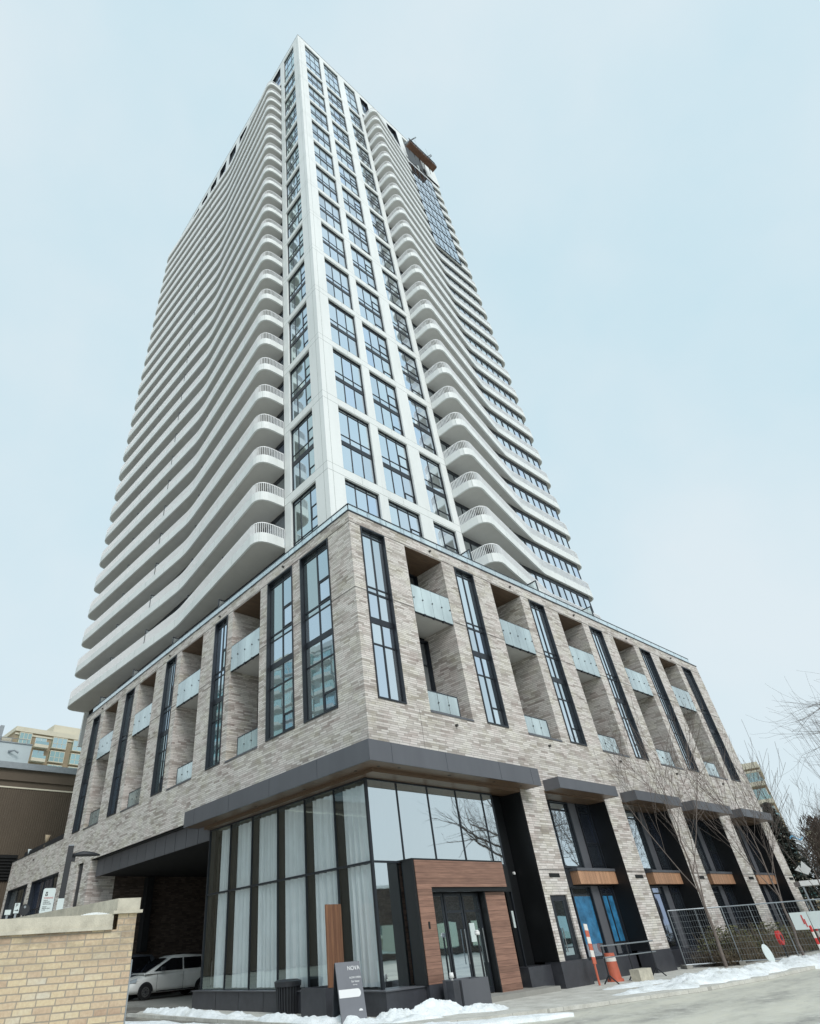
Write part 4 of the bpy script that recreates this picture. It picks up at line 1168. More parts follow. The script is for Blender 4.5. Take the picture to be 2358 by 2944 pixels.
# ================================================================== vegetation
def grow(mb, p, d, L, r, depth, rr, spread, up, segs=4, kids=3, thin=.55, minr=.004, wig=.08):
    pts = [(Vector(p), r)]; q = Vector(p); dd = Vector(d).normalized()
    for i in range(segs):
        dd = (dd + Vector((rr.uniform(-wig,wig),rr.uniform(-wig,wig),rr.uniform(-wig,wig)+up*.06))).normalized()
        q2 = q + dd*L/segs; r2 = max(minr, r*(1-(i+1)/segs*(1-thin)))
        mb.tube(q, q2, pts[-1][1], r2, n=5 if r>.02 else 3, caps=False)
        q = q2; pts.append((q.copy(), r2))
        if depth > 0 and i >= (1 if depth>1 else 0):
            for k in range(kids if i < segs-1 else kids):
                if rr.random() < .82:
                    a = rr.uniform(0,2*pi); s = Vector((cos(a),sin(a),0))
                    s = (s - dd*s.dot(dd)).normalized()
                    nd = (dd*cos(R(spread))+s*sin(R(spread*rr.uniform(.7,1.2)))+Vector((0,0,up*.25))).normalized()
                    grow(mb, q, nd, L*rr.uniform(.45,.72), r2*rr.uniform(.5,.68), depth-1, rr, spread, up, segs, max(1,kids-1) if depth<3 else kids, thin, minr, wig)
def tree(name, loc, H, r, seed, label, cat='tree', lean=(0,0), spread=28, up=1.0, fork=.28, depth=3, kids=2, mat='bark', group=None, limbs=6, ml=.55, minr=.004):
    rr = random.Random(seed); T = empty(name, loc); tag(T, label, cat, group)
    t = MB('W'); p = Vector((0,0,-.05)); top = Vector((lean[0],lean[1],H*.62)); prev = p; n = 9; nodes=[]
    for i in range(1,n+1):
        f = i/n; q = p.lerp(top,f)+Vector((rr.uniform(-.05,.05),rr.uniform(-.05,.05),0))
        t.tube(prev,q,r*(1-.78*(i-1)/n),r*(1-.78*f),n=8,caps=False); prev=q; nodes.append((q.copy(),r*(1-.78*f)))
    t.build('trunk', M[mat], T, True)
    c = MB('W')
    for i in range(limbs):
        f = fork+(1-fork)*i/(limbs-1); q,rad = nodes[min(n-1,int(f*n))]
        a = i*2.4+rr.uniform(-.4,.4); sp = R(spread*rr.uniform(.85,1.25))
        d = Vector((cos(a)*sin(sp),sin(a)*sin(sp),cos(sp)))
        grow(c, q, d, H*ml*(1-.35*f)*rr.uniform(.85,1.1), rad*.46, depth-1, rr, spread, up, 5, kids, .55, minr)
    grow(c, nodes[-1][0], Vector((0,0,1)), H*.38, nodes[-1][1], depth-1, rr, spread, up, 5, kids)
    c.build('crown', M[mat], T)
    return T
tree('street_tree', (16.85,-1.63,0), 9.3, .078, 11, 'thin bare street tree rising in front of the second and third brick piers', lean=(.3,.0), spread=30, up=.7, fork=.26, depth=3, kids=2, limbs=7, ml=.52, minr=.0075)
tree('street_tree', (22.6,-2.65,0), 8.2, .072, 23, 'thin bare street tree in front of the last bays near the building end', lean=(.1,0), spread=28, up=.8, fork=.24, depth=3, kids=2, limbs=7, ml=.5, minr=.007)
tree('street_tree', (27.6,-3.1,0), 7.0, .06, 29, 'small bare sapling past the far end of the mesh fence', lean=(.2,0), spread=26, up=.8, fork=.25, depth=4, kids=1, limbs=6, ml=.5)
# large tree whose branches come in from the right
rr = random.Random(15); bx, by, _ = azp(3.2, 40)
LT = empty('large_tree', (bx,by,0)); tag(LT, 'large spreading bare tree reaching in from the right edge', 'tree')
t = MB('W'); prev = Vector((0,0,-.05))
for i in range(1,9):
    q = Vector((rr.uniform(-.1,.1), .12*i*.6, i*1.35)); t.tube(prev,q,.30*(1-.09*(i-1)),.30*(1-.09*i),n=9,caps=False); prev = q
t.build('trunk', M['bark_dark'], LT, True)
c = MB('W')
for (z,Lb_,dx,dz,r_) in ((5.6,3.9,-.1,.16,.08),(6.6,4.3,.15,.16,.09),(7.6,4.6,-.25,.26,.09),(8.6,5.0,.1,.30,.09),(9.8,4.6,-.15,.34,.08)):
    grow(c, (0,.08*z/1.35*.6+.1,z), (dx-.12,.95,dz), Lb_*.92, r_*.55, 2, rr, 36, .12, 7, 2, .4, .004, .17)
for k_ in range(8):
    a_ = rr.uniform(pi,2*pi); grow(c, (0,0,5.5+k_*.6), (cos(a_),sin(a_),.4), 4.5, .09, 2, rr, 38, .15, 5, 2, .5, .005, .14)
c.build('crown', M['bark_dark'], LT)
tree('roadside_tree', (24.2,-7.9,0), 6.8, .05, 41, 'slender whippy bare tree at the right edge below the large branches', spread=15, up=1.2, fork=.12, depth=3, kids=2, limbs=9, ml=.75)
# trees across the street, seen mirrored in the ground-floor glass
tree('roadside_tree', (37,-22,0), 12, .12, 51, 'bare tree across the street mirrored in the lobby glass', spread=26, up=.9, fork=.25, depth=3, kids=2, limbs=8, ml=.55, mat='bark_dark')
tree('large_tree', (44,-16.5,0), 13, .24, 57, 'twisted bare tree across the street mirrored in the bay windows', spread=50, up=.2, fork=.3, depth=4, kids=2, limbs=8, ml=.45, mat='bark_dark')
# distant bare thicket and conifers beyond the building
for i,(x,y,H,sd) in enumerate(((46,-1.0,7.0,61),(50,-3.2,7.6,62),(55,-.2,8.4,63),(47,-4.6,6.0,64),(60,-5.0,8.0,65))):
    tree('thicket_tree', (x,y,0), H, .09, sd, 'brown twiggy tree in the thicket beyond the building end', group='brown twiggy trees beyond the building end', spread=38, up=.5, fork=.1, depth=4, kids=2, limbs=8, ml=.5, mat='bark_dark')
rr = random.Random(77); tk = MB('W')
for i in range(34000):
    x = rr.uniform(49,56); y = rr.uniform(-12,3.5); top_ = 6.9+1.1*sin(y*1.3)+.6*sin(y*3.1+1); z = top_*rr.random()**.8; a = rr.uniform(0,2*pi); t_ = rr.uniform(.15,.6); w = rr.uniform(.012,.05)
    tk.poly([(x,y-w,z),(x,y+w,z),(x+t_*cos(a)*.4,y+t_*sin(a)+w*.4,z+t_*.9),(x+t_*cos(a)*.4,y+t_*sin(a)-w*.4,z+t_*.9)])
tag(tk.build('twig_thicket', M['bark_dark']), 'dense brown mass of bare twigs filling the right edge beyond the fence', 'thicket', kind='stuff')
def conifer(loc, H, rad, seed, label):
    rr = random.Random(seed); T = empty('conifer_tree', loc); tag(T,label,'conifer')
    t = MB('W'); t.tube((0,0,0),(0,0,H),.16,.02,n=8); t.build('trunk', M['bark_dark'], T)
    c = MB('W'); n = int(H*520)
    for i in range(n):
        z = H*(.12+.88*rr.random()**.85); rmax = rad*(1-z/H)**.75*rr.uniform(.55,1.12)+.08; a = rr.uniform(0,2*pi)
        d = rmax*rr.uniform(.25,1); x,y = d*cos(a),d*sin(a); zz = z-d*.28
        L = rr.uniform(.18,.42); w = rr.uniform(.05,.13)
        tx,ty = cos(a),sin(a); c.poly([(x-ty*w,y+tx*w,zz),(x+tx*L,y+ty*L,zz-.12+rr.uniform(-.08,.08)),(x+ty*w,y-tx*w,zz+rr.uniform(-.06,.06))])
    c.build('crown', M['needle'], T)
conifer((43.5,2.3,0), 8.6, 2.1, 3, 'dark conifer directly behind the far corner of the brick podium')
conifer((46.8,-.6,0), 6.6, 2.0, 4, 'lower dark conifer right of the podium corner')
# dry hedge
rr = random.Random(99); hgd = MB('W')
for i in range(16000):
    x = rr.uniform(17.4,38); y = rr.uniform(-1.7,-.1) if x<33 else rr.uniform(-4.5,-.5); z = 0
    hh = rr.uniform(.35,1.35)*(.8+.3*sin(x*1.7)+.15*sin(x*4.1)); a = rr.uniform(0,2*pi); t_ = rr.uniform(.1,.5)
    p = Vector((x,y,rr.uniform(0,hh*.5))); q = p+Vector((cos(a)*t_,sin(a)*t_,hh*.5)); w = rr.uniform(.006,.018)
    hgd.poly([(p.x-w,p.y,p.z),(p.x+w,p.y,p.z),(q.x+w*.5,q.y,q.z),(q.x-w*.5,q.y,q.z)])
    if i%2 == 0:
        l = rr.uniform(.03,.08); hgd.poly([(q.x-l,q.y,q.z),(q.x,q.y-l,q.z+l*.5),(q.x+l,q.y,q.z+l*.2),(q.x,q.y+l,q.z-l*.3)])
h1 = hgd.build('dry_hedge', M['dry']); tag(h1,'tangle of dry brown shrubs behind the mesh fence','shrubs',kind='stuff')
rr = random.Random(98); hg2 = MB('W')
for i in range(13000):
    x = rr.uniform(17.6,34); y = rr.uniform(-1.6,-.15); z = rr.uniform(.1,1.15)*(.85+.3*sin(x*1.3+1)); a = rr.uniform(0,2*pi); l = rr.uniform(.03,.07)
    if sin(x*2.1)+sin(x*.9+2)+rr.uniform(-1,1) < 0: continue
    hg2.poly([(x,y,z),(x+l*cos(a),y+l*sin(a),z+l*.6),(x+2*l*cos(a+.4),y+2*l*sin(a+.4),z+l*.1),(x+l*cos(a+.9),y+l*sin(a+.9),z-l*.4)])
h2 = hg2.build('olive_foliage', M['dryleaf']); tag(h2,'patchy olive leaves in the dry shrubs behind the fence','foliage',kind='stuff')
x,y,_ = azp(15.7,48); bp = MB('W')
for i in range(9):
    a=i*.7; bp.poly([(.12*i-.5,0,.2*sin(a)),(.12*i-.38,.1,.2*sin(a+.7)+.05),(.12*i-.36,.1,.2*sin(a+.7)-.12),(.12*i-.5,0,.2*sin(a)-.1)])
o = bp.build('plastic_scrap', M['blueplastic']); o.scale=(.6,.6,.6); o.location=(x,y,5.2); o.rotation_euler=(0,0,R(-70)); tag(o,'pale blue plastic scrap caught in the twigs','plastic scrap')
# white awning and tilted sheet beyond the fence
x,y,_ = azp(16.7,47); A = empty('white_awning',(x,y,0),R(-62)); tag(A,'long white awning edge beyond the far brick pier','awning')
s = MB('W'); s.box(0,0,2.78,4.2,1.6,3.02); s.build('canopy',M['paint_white'],A)
for q in (.1,4.1):
    s = MB('W'); s.box(q-.04,.05,0,q+.04,.13,2.78); s.build('post',M['galv'],A)
x,y,_ = azp(16.25,46); s = MB('W')
s.v=[(-.5,0,.1),(.0,0,.45),(.02,0,.2),(.3,0,.75),(.75,0,.05),(.35,0,-.35),(-.5,.05,.1),(.0,.05,.45),(.02,.05,.2),(.3,.05,.75),(.75,.05,.05),(.35,.05,-.35)]
s.f=[[0,1,2,3,4,5][::-1],[6,7,8,9,10,11]]+[[i,(i+1)%6,6+(i+1)%6,6+i] for i in range(6)]
o = s.build('white_sheet',M['paint_white']); o.scale=(.62,1,.62); o.location=(x,y,3.45); o.rotation_euler=(0,0,R(16-90)); tag(o,'crumpled white sheet above the awning','white sheet')

# ================================================================== van and car in the garage
def car(name, loc, rz, L, H, Wd, paint, label, cat, ws=1.15, hood=1.0, boxy=0.0):
    """axis: nose towards -X local, wheels on z=0"""
    V = empty(name, loc, rz); tag(V, label, cat)
    hw = Wd/2
    # body sections: x, z_sill, z_belt
    belt = [(0,.40,.60,.60),(.10,.26,.74,.78),(.42,.24,.86,.93),(hood,.22,.99,.98),(hood+.35,.22,1.08,1.0),(L*.5,.22,1.10,1.0),(L-.6,.24,1.12,1.0),(L-.1,.30,1.10,.97),(L,.42,1.0,.92)]
    b = MB('W'); sec=[]
    for (x,zs,zb,k) in belt:
        w = hw*k
        ring=[(x,-w*.93,zs),(x,-w,zs+.18),(x,-w,zb-.16),(x,-w*.95,zb),(x,0,zb+.03),(x,w*.95,zb),(x,w,zb-.16),(x,w,zs+.18),(x,w*.93,zs)]
        sec.append(ring)
    for rg in sec: b.v += rg
    m = 9
    for i in range(len(sec)-1):
        for j in range(m):
            jj=(j+1)%m; b.f.append([i*m+j,(i+1)*m+j,(i+1)*m+jj,i*m+jj])
    b.f.append([j for j in range(m)]); b.f.append([(len(sec)-1)*m+j for j in range(m)][::-1])
    bo = b.build('body', M[paint], V, True)
    md = bo.modifiers.new('sub','SUBSURF'); md.levels=1; md.render_levels=1
    # greenhouse
    g = MB('W'); gs=[(hood-.18,1.04,.93),(hood+ws*.55,H-.36,.84),(hood+ws,H-.12,.78),(hood+ws+.4,H-.02,.76),(L*.6,H,.76),(L-.75+boxy,H-.07,.75),(L-.3+boxy*.5,H-.30,.78),(L-.05,1.12,.90)]
    zb = 1.03
    for (x,zt,k) in gs:
        g.v += [(x,-hw*.95,zb),(x,-hw*k,zt-.06),(x,-hw*k*.85,zt),(x,hw*k*.85,zt),(x,hw*k,zt-.06),(x,hw*.95,zb)]
    for i in range(len(gs)-1):
        for j in range(5): g.f.append([i*6+j,(i+1)*6+j,(i+1)*6+j+1,i*6+j+1])
    g.build('roof', M[paint], V, True)
    # glazing, slightly proud
    def sidepoly(pts, name='side_window'):
        for sgn in (-1,1):
            q = MB('W'); lst=[]
            for (x,z) in pts:
                t_=(z-zb)/(H-zb); k=.95+(.79-.95)*t_
                lst.append((x,sgn*(hw*k+.012),z))
            q.poly(lst if sgn<0 else lst[::-1]); q.build(name, M['car_glass'], V)
    zt = H-.14
    sidepoly([(hood+.30,1.12),(hood+ws*.62,H-.40),(hood+ws+.12,zt),(hood+ws+.75,zt),(hood+ws+.75,1.12)])
    sidepoly([(hood+ws+.83,1.14),(hood+ws+.83,zt),(hood+ws+1.85,zt),(hood+ws+1.85,1.14)])
    sidepoly([(hood+ws+1.93,1.16),(hood+ws+1.93,zt),(L-.85,zt-.02),(L-.62,1.36),(L-.5,1.16)])
    q = MB('W'); q.poly([(hood-.10,-hw*.84,1.09),(hood-.10,hw*.84,1.09),(hood+ws*.55,hw*.76,H-.36),(hood+ws*.55,-hw*.76,H-.36)][::-1]); q.poly([(hood+ws*.55,-hw*.76,H-.36),(hood+ws*.55,hw*.76,H-.36),(hood+ws-.06,hw*.70,H-.13),(hood+ws-.06,-hw*.70,H-.13)][::-1])
    for i in range(len(q.v)): q.v[i]=(q.v[i][0]-.03,q.v[i][1],q.v[i][2]+.02)
    q.build('windscreen', M['car_glass'], V)
    for x in (.92, L-.95):
        for sgn in (-1,1):
            w = MB('W'); w.tube((x,sgn*(hw-.21),.33),(x,sgn*(hw+.005),.33),.33,n=28); wo=w.build('wheel', M['tyre'], V)
            w = MB('W'); w.tube((x,sgn*(hw-.0),.33),(x,sgn*(hw+.015),.33),.205,n=24); w.build('rim', M['rim'], wo)
            w = MB('W'); w.tube((x,sgn*(hw+.012),.33),(x,sgn*(hw+.025),.33),.06,n=12)
            for k in range(8):
                a=2*pi*k/8; w.tube((x+.13*cos(a),sgn*(hw+.012),.33+.13*sin(a)),(x+.13*cos(a),sgn*(hw+.018),.33+.13*sin(a)),.028,n=8)
            w.build('hub', M['plastic_black'], wo)
            w = MB('W')
            for k in range(14):
                a0=pi*k/14; a1=pi*(k+1)/14
                w.poly([(x+.40*cos(a0),sgn*(hw+.004),.33+.40*sin(a0)),(x+.40*cos(a1),sgn*(hw+.004),.33+.40*sin(a1)),(x+.33*cos(a1),sgn*(hw+.004),.33+.33*sin(a1)),(x+.33*cos(a0),sgn*(hw+.004),.33+.33*sin(a0))])
            w.build('wheel_arch', M['plastic_black'], V)
    for sgn in (-1,1):
        h = MB('W'); h.poly([(.05,sgn*hw*.62,.70),(.40,sgn*(hw*.94),.72),(.46,sgn*(hw*.955),.90),(.10,sgn*hw*.66,.80)]); 
        for i in range(len(h.v)): h.v[i]=(h.v[i][0]-.015,h.v[i][1]*1.02,h.v[i][2]+.01)
        h.build('headlight', M['galv'], V)
        h = MB('W'); h.box(hood+.62,sgn*(hw+.02),1.13,hood+.80,sgn*(hw+.20),1.29); h.build('mirror', M['plastic_black'], V)
        h = MB('W')
        for x in (hood+.48,hood+ws+.79,hood+ws+1.89): h.box(x,sgn*(hw+.001),.34,x+.012,sgn*(hw+.006),1.02)
        h.box(hood+.5,sgn*(hw+.001),.30,L-1.35,sgn*(hw+.008),.34); h.build('door_seam', M['plastic_black'], V)
        for x in (hood+ws+.55,hood+ws+1.6):
            h = MB('W'); h.box(x,sgn*(hw+.0),.90,x+.18,sgn*(hw+.03),.93); h.build('door_handle', M[paint], V)
    h = MB('W'); h.box(-.02,-hw*.6,.34,.06,hw*.6,.46); h.build('grille', M['plastic_black'], V)
    return V
car('white_van', (1.22,21.5,-.01), 0, 5.0, 1.76, 1.96, 'car_white', 'white minivan dusted with road salt parked in the garage mouth', 'minivan')
car('parked_car', (-.6,24.2,-.01), 0, 4.8, 1.92, 1.9, 'car_grey', 'dark grey vehicle parked behind the white minivan', 'car', boxy=.2)

# ================================================================== suspended work platform
Pt = empty('work_platform', (0,0,0)); tag(Pt, 'brown plywood work platform hung near the tower top', 'work platform')
X0, X1, Z = 21.0, 26.8, 96.8
s = MB('W'); s.box(X0,1.5,Z,X1,2.3,Z+.12); s.build('deck', M['hoard'], Pt)
s = MB('W'); s.box(X0,1.45,Z+.12,X1,1.5,Z+.45); s.box(X0,1.5,Z+.12,X0+.05,2.4,Z+.45); s.box(X1-.05,1.5,Z+.12,X1,2.4,Z+.45)
s.build('plywood_side', M['hoard'], Pt)
s = MB('W')
for i in range(12): s.box(X0+.05+i*(X1-X0-.2)/11,1.41,Z,X0+.11+i*(X1-X0-.2)/11,1.45,Z+1.0)
s.build('batten', M['mjoint'], Pt)
s = MB('W')
for x in (X0+.1,X0+2,X1-2,X1-.1):
    s.tube((x,1.55,Z+.8),(x,1.55,Z+1.7),.04,n=6); s.tube((x,2.5,Z+.8),(x,2.5,Z+1.7),.04,n=6)
s.tube((X0,1.55,Z+1.7),(X1,1.55,Z+1.7),.04,n=6); s.tube((X0,1.55,Z+1.3),(X1,1.55,Z+1.3),.03,n=6)
s.build('guard_rail', M['black'], Pt)
for x in (X0+.5,X1-1.3):
    s = MB('W'); s.box(x,1.6,Z+.9,x+.5,2.1,Z+2.2); s.tube((x+.2,1.8,Z+2.2),(x+.6,1.3,Z+2.9),.06,n=6); s.tube((x-.3,1.7,Z+.9),(x+.8,1.7,Z+2.8),.05,n=6); s.tube((x+.9,1.7,Z+.9),(x+.1,1.7,Z+2.6),.05,n=6); s.build('hoist_motor', M['mjoint'], Pt)
for i in range(5):
    s = MB('W'); x=X0+.5+i*1.1; s.tube((x,2.3,Z),(x+.1,2.4,Z-1.4-.5*(i%3)),.05,.02,n=5); s.build('hanging_hose', M['black'], Pt)
for i,(a_,b_) in enumerate((((21.9,2.98,101.0),(23.6,1.6,103.3)),((26.6,2.98,102.9),(27.8,2.05,104.4)))):
    s = MB('W'); s.tube(a_,b_,.13,.13,n=4); o = s.build('roof_beam', M['galv']); tag(o, ['longer steel outrigger beam above the left end of the work platform','shorter steel outrigger beam above the right end of the work platform'][i], 'steel beam', 'outrigger beams over the work platform')
    x = b_[0]; s = MB('W'); s.tube((min(x,X1-.5),1.9,b_[2]-.3),(min(x,X1-.5),1.9,Z+2),.02,n=4); s.build('cable', M['galv'], o)

# ================================================================== neighbours
# brown ribbed building behind the low wing
N = empty('brown_building', (0,0,0)); tag(N, 'dark brown ribbed metal building with pale roof edge behind the low wing', 'building')
s = MB('W'); s.box(-70,50.3,0,14,75,17.1); s.build('wall', M['brown_siding'], N)
s = MB('W')
for i in range(300):
    x = -46+i*.2; s.box(x,50.24,0,x+.10,50.3,15.45)
s.build('ribs', M['brown_siding'], N)
s = MB('W'); s.box(-70,50.20,15.46,14,50.3,15.58); s.build('trim', M['cream'], N)
s = MB('W'); s.box(-70,50.12,16.12,14,50.3,17.1); s.build('upper_band', M['brown_siding'], N)
s = MB('W'); s.box(-70,49.8,17.1,14,75,17.66); s.build('roof_edge', M['galv'], N)
s = MB('W')
for i in range(8): s.box(-2.6,50.05,8.0+i*.24,1.6,50.24,8.12+i*.24)
s.box(-2.7,50.2,7.9,1.7,50.25,9.95); s.build('louver', M['louver'], N)
# pale rooftop box
N = empty('rooftop_box', (0,0,0)); tag(N, 'pale grey rooftop plant box standing on the brown building', 'plant box')
s = MB('W'); s.box(-20,58,17.67,2.25,70,21.62); s.build('box', M['grey_box'], N)
s = MB('W'); s.box(-20,57.9,21.62,2.3,58.1,21.72)
for x in (-1.3,.1,1.76): s.tube((x,58.3,21.6),(x,58.3,22.25),.03,n=6)
s.tube((-10,58.3,22.25),(1.76,58.3,22.22),.03,n=6); s.tube((1.76,58.3,22.2),(1.42,58.3,21.65),.03,n=6); s.build('guard_rail', M['galv'], N)
s = MB('W'); s.tube((.0,57.9,20.7),(.5,57.5,20.75),.12,.07,n=10); s.tube((.5,57.5,20.75),(.95,57.5,20.55),.07,.1,n=10); s.build('floodlight', M['galv'], N)
s = MB('W'); s.box(-1.35,58.5,21.6,-.95,58.9,23.5); s.build('flue', M['galv'], N)
s = MB('W'); s.box(-.9,58.6,21.7,.1,59.6,22.3); s.build('air_unit', M['lime'], N)

def flats(name, label, org, rz, bays, floors, fh, mats, cat='apartment building', pent=True, balc=(1,), win=(0,2)):
    """neighbouring block: bays = widths along local x; the facade is at local y=0 facing -y"""
    A = empty(name, org, rz); tag(A, label, cat)
    Wt = sum(bays); Ht = floors*fh
    s = MB('W'); s.box(0,0,0,Wt,14,Ht); s.build('wall', mats[0], A)
    s = MB('W'); s.box(-.25,-.35,Ht,Wt+.25,14.2,Ht+.5); s.box(-.1,-.2,Ht-.7,Wt+.1,0,Ht-.35); s.box(-.15,-.3,Ht+.5,Wt+.15,14.1,Ht+1.0); s.build('cornice', mats[1], A)
    if pent:
        s = MB('W'); s.box(Wt*.35,3,Ht+1.0,Wt*.95,12,Ht+3.6); s.build('penthouse', M['cream'], A)
    x = 0
    for bi,w in enumerate(bays):
        for f in range(max(0,floors-7) if cat!='reflected' else 0, floors):
            z = f*fh
            k = bi%3
            if k in balc:
                s = MB('W'); s.box(x+.1,-1.3,z-.1,x+w-.1,0,z+.25); s.box(x+.1,-1.3,z+.25,x+w-.1,-1.15,z+.55); bo=s.build('balcony', mats[1], A)
                s = MB('W'); s.box(x+.15,-1.27,z+.55,x+w-.15,-1.22,z+1.15); s.build('balcony_glass', M['teal'], bo)
                wn = MB('W'); wn.box(x+.4,-.06,z+.3,x+w-.4,.0,z+fh-.5); wo = wn.build('window', M['teal'], A)
                fr = MB('W'); 
                for q in (x+.4,x+w*.5,x+w-.46): fr.box(q,-.1,z+.3,q+.08,-.06,z+fh-.5)
                fr.build('frame', M['paint_white'], wo)
            elif k in win:
                s = MB('W'); d=.9 if w>3 else .1
                mg = .35 if w<3.5 else .75
                s.box(x+mg,-d,z+.35,x+w-mg,0,z+fh-.45); wo = s.build('window', M['teal'], A)
                fr = MB('W')
                n=3
                for i in range(n+1): q=x+mg+(w-2*mg)*i/n; fr.box(q-.05,-d-.04,z+.35,q+.05,-d,z+fh-.45)
                fr.box(x+mg-.05,-d-.05,z+fh-.45,x+w-mg+.05,0,z+fh-.3); fr.box(x+mg,-d-.04,z+1.2,x+w-mg,-d,z+1.28); fr.box(x+mg-.05,-d-.05,z+.2,x+w-mg+.05,0,z+.35); fr.build('frame', mats[1], wo)
        x += w
    return A
flats('cream_apartments', 'cream and brown apartment block with teal bay windows far behind on the left', (13.6,128,0), R(4), [4.0,3.2,4.6,4.6,4.6,4.0], 15, 2.9, (M['taupe'],M['cream']), win=(0,2), balc=(1,))
flats('distant_apartments', 'far beige balcony tower past the right end of the brick podium', (115.9,38.5,0), R(-74), [4.2,3.6,4.2,3.6], 8, 2.95, (M['taupe'],M['cream']), balc=(0,1), win=(2,), pent=False)
N = empty('yellow_building', (0,0,0)); tag(N, 'low pale yellow building above the brown thicket', 'building')
s = MB('W'); s.box(95,-2,0,110,14.5,10.6); s.build('wall', M['cream'], N)
s = MB('W'); s.box(94.8,-2.2,10.6,110.2,14.7,10.95); s.build('roof_edge', M['galv'], N)
s = MB('W'); s.box(94.95,3,7.4,95,12,9.0); s.build('window', M['teal'], N)
# blocks behind the camera, seen mirrored in the glazing
flats('opposite_apartments', 'pale apartment slab across the lane, mirrored in the podium windows', (-66,34,0), R(90), [5,4,5,4,5,4,5,4,5], 16, 2.95, (M['grey_box'],M['paint_white']), cat='apartment building')
o = bpy.context.scene.objects['opposite_apartments']; o.rotation_euler=(0,0,R(78)); o.location=(-52,58,0)
N = empty('shop_row', (0,0,0)); tag(N, 'low dark row of shops across the street, mirrored in the lobby glass', 'shops')
s = MB('W'); s.box(-10,-58,0,110,-44,6.8); s.build('wall', M['dark_and_shaded_brick'], N)
s = MB('W'); s.box(-10.2,-58,6.8,110.2,-43.8,7.1); s.build('roof_edge', M['snow'], N)
for i in range(14):
    s = MB('W'); s.box(-7+i*8,-44,.6,-2+i*8,-43.9,3.2); s.build('shop_window', M['teal'], N)

# wrapped plants on the low roof
for i,(y,z,h,mt,lb) in enumerate(((32.9,9.25,1.05,'fabric','white fleece wrapped shrub beside the podium edge on the low roof'),(38.2,9.25,1.0,'burlap','tan burlap wrapped shrub midway along the low roof'),(42.3,9.0,.8,'fabric','small white bundle near the far end of the low roof'))):
    T = empty('wrapped_shrub',(.65,y,z-.45)); tag(T,lb,'wrapped shrub','wrapped shrubs along the low roof')
    s = MB('W'); s.tube((0,0,0),(0,.05,h*.45),.16,.09,n=8,caps=True); s.tube((0,.05,h*.45),(0,-.05,h),.09,.2,n=8); s.build('wrap',M[mt],T,True)
    s = MB('W'); s.tube((0,-.05,h),(.1,-.25,h+.25),.03,.01,n=5); s.build('twig',M['bark_dark'],T)

# ================================================================== sky, light, camera
w = bpy.data.worlds.new('World'); SC.world = w; w.use_nodes = True
nt = w.node_tree; nt.nodes.clear()
out = nt.nodes.new('ShaderNodeOutputWorld'); bg = nt.nodes.new('ShaderNodeBackground')
sky = nt.nodes.new('ShaderNodeTexSky'); sky.sky_type = 'NISHITA'; sky.sun_disc = False
SUN_EL, SUN_AZ = 40.0, -104.0     # azimuth of the sun measured from +X
sky.sun_elevation = R(SUN_EL); sky.sun_rotation = R(90-SUN_AZ); sky.dust_density = 3.0; sky.ozone_density = 1.5
tc = nt.nodes.new('ShaderNodeTexCoord'); nz = nt.nodes.new('ShaderNodeTexNoise'); nz.inputs['Scale'].default_value = 2.4; nz.inputs['Detail'].default_value = 6
nt.links.new(tc.outputs['Generated'], nz.inputs['Vector'])
cl = nt.nodes.new('ShaderNodeValToRGB'); e = cl.color_ramp.elements
e[0].position=.35; e[0].color=(5.05,6.6,7.3,1); e[1].position=.68; e[1].color=(6.15,7.05,7.5,1)
nt.links.new(nz.outputs['Fac'], cl.inputs['Fac'])
sx = nt.nodes.new('ShaderNodeSeparateXYZ'); nt.links.new(tc.outputs['Generated'], sx.inputs[0])
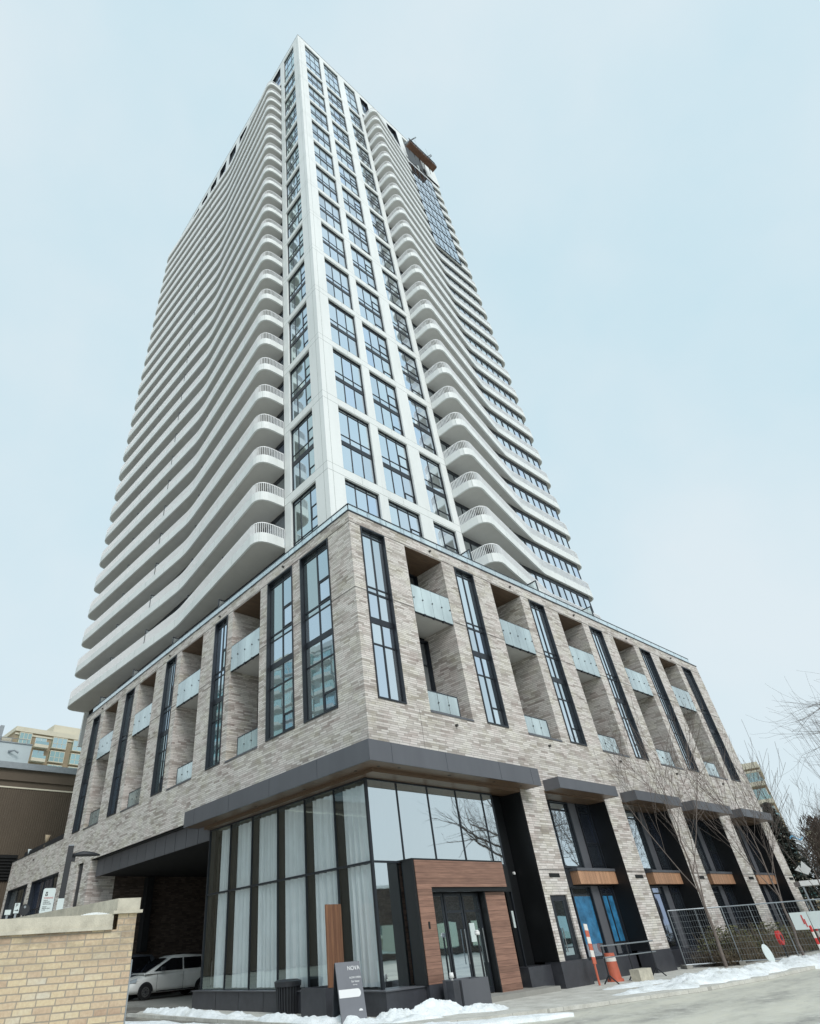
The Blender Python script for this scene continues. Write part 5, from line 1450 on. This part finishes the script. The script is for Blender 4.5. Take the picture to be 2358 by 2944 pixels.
hr = nt.nodes.new('ShaderNodeMapRange'); hr.inputs['From Min'].default_value=.55; hr.inputs['From Max'].default_value=.0; hr.inputs['To Max'].default_value=.7; nt.links.new(sx.outputs[2], hr.inputs['Value'])
hm = nt.nodes.new('ShaderNodeMix'); hm.data_type='RGBA'; nt.links.new(hr.outputs[0], hm.inputs[0]); nt.links.new(cl.outputs[0], hm.inputs[6]); hm.inputs[7].default_value=(6.6,7.2,7.5,1); cl_out = hm.outputs[2]
mx = nt.nodes.new('ShaderNodeMix'); mx.data_type='RGBA'; mx.inputs[0].default_value=.94
nt.links.new(sky.outputs[0], mx.inputs[6]); nt.links.new(cl_out, mx.inputs[7])
nt.links.new(mx.outputs[2], bg.inputs['Color']); bg.inputs['Strength'].default_value = .1
nt.links.new(bg.outputs[0], out.inputs[0])
sl = bpy.data.lights.new('sun','SUN'); sl.energy = 1.5; sl.angle = R(25); sl.color=(1,.98,.96)
so = bpy.data.objects.new('sun', sl); COL.objects.link(so)
dirv = Vector((cos(R(SUN_EL))*cos(R(SUN_AZ)), cos(R(SUN_EL))*sin(R(SUN_AZ)), sin(R(SUN_EL))))
so.rotation_euler = dirv.to_track_quat('Z','Y').to_euler(); so.location=(0,-40,60)

cam = bpy.data.cameras.new('camera'); co = bpy.data.objects.new('camera', cam); COL.objects.link(co)
def rz(a): return Matrix.Rotation(a,3,'Z')
def rx(a): return Matrix.Rotation(a,3,'X')
m3 = rz(R(-41.11058)) @ rx(R(126.97710)) @ rz(R(-4.204023))
co.matrix_world = Matrix.Translation(CAM) @ m3.to_4x4()
WP, HP, FP, CX, CY = 2358.0, 2944.0, 1636.415, 960.612, 1485.315
cam.sensor_fit = 'VERTICAL'; cam.sensor_height = 24.0; cam.sensor_width = 24.0*WP/HP
cam.lens = FP/HP*24.0
cam.shift_x = (WP/2-CX)/HP; cam.shift_y = (CY-HP/2)/HP
cam.clip_start = .1; cam.clip_end = 2000
SC.camera = co
SC.view_settings.view_transform = 'Standard'; SC.view_settings.look = 'None'; SC.view_settings.gamma = 1; SC.view_settings.exposure = 0.3
SC.render.resolution_x = 820; SC.render.resolution_y = 1024
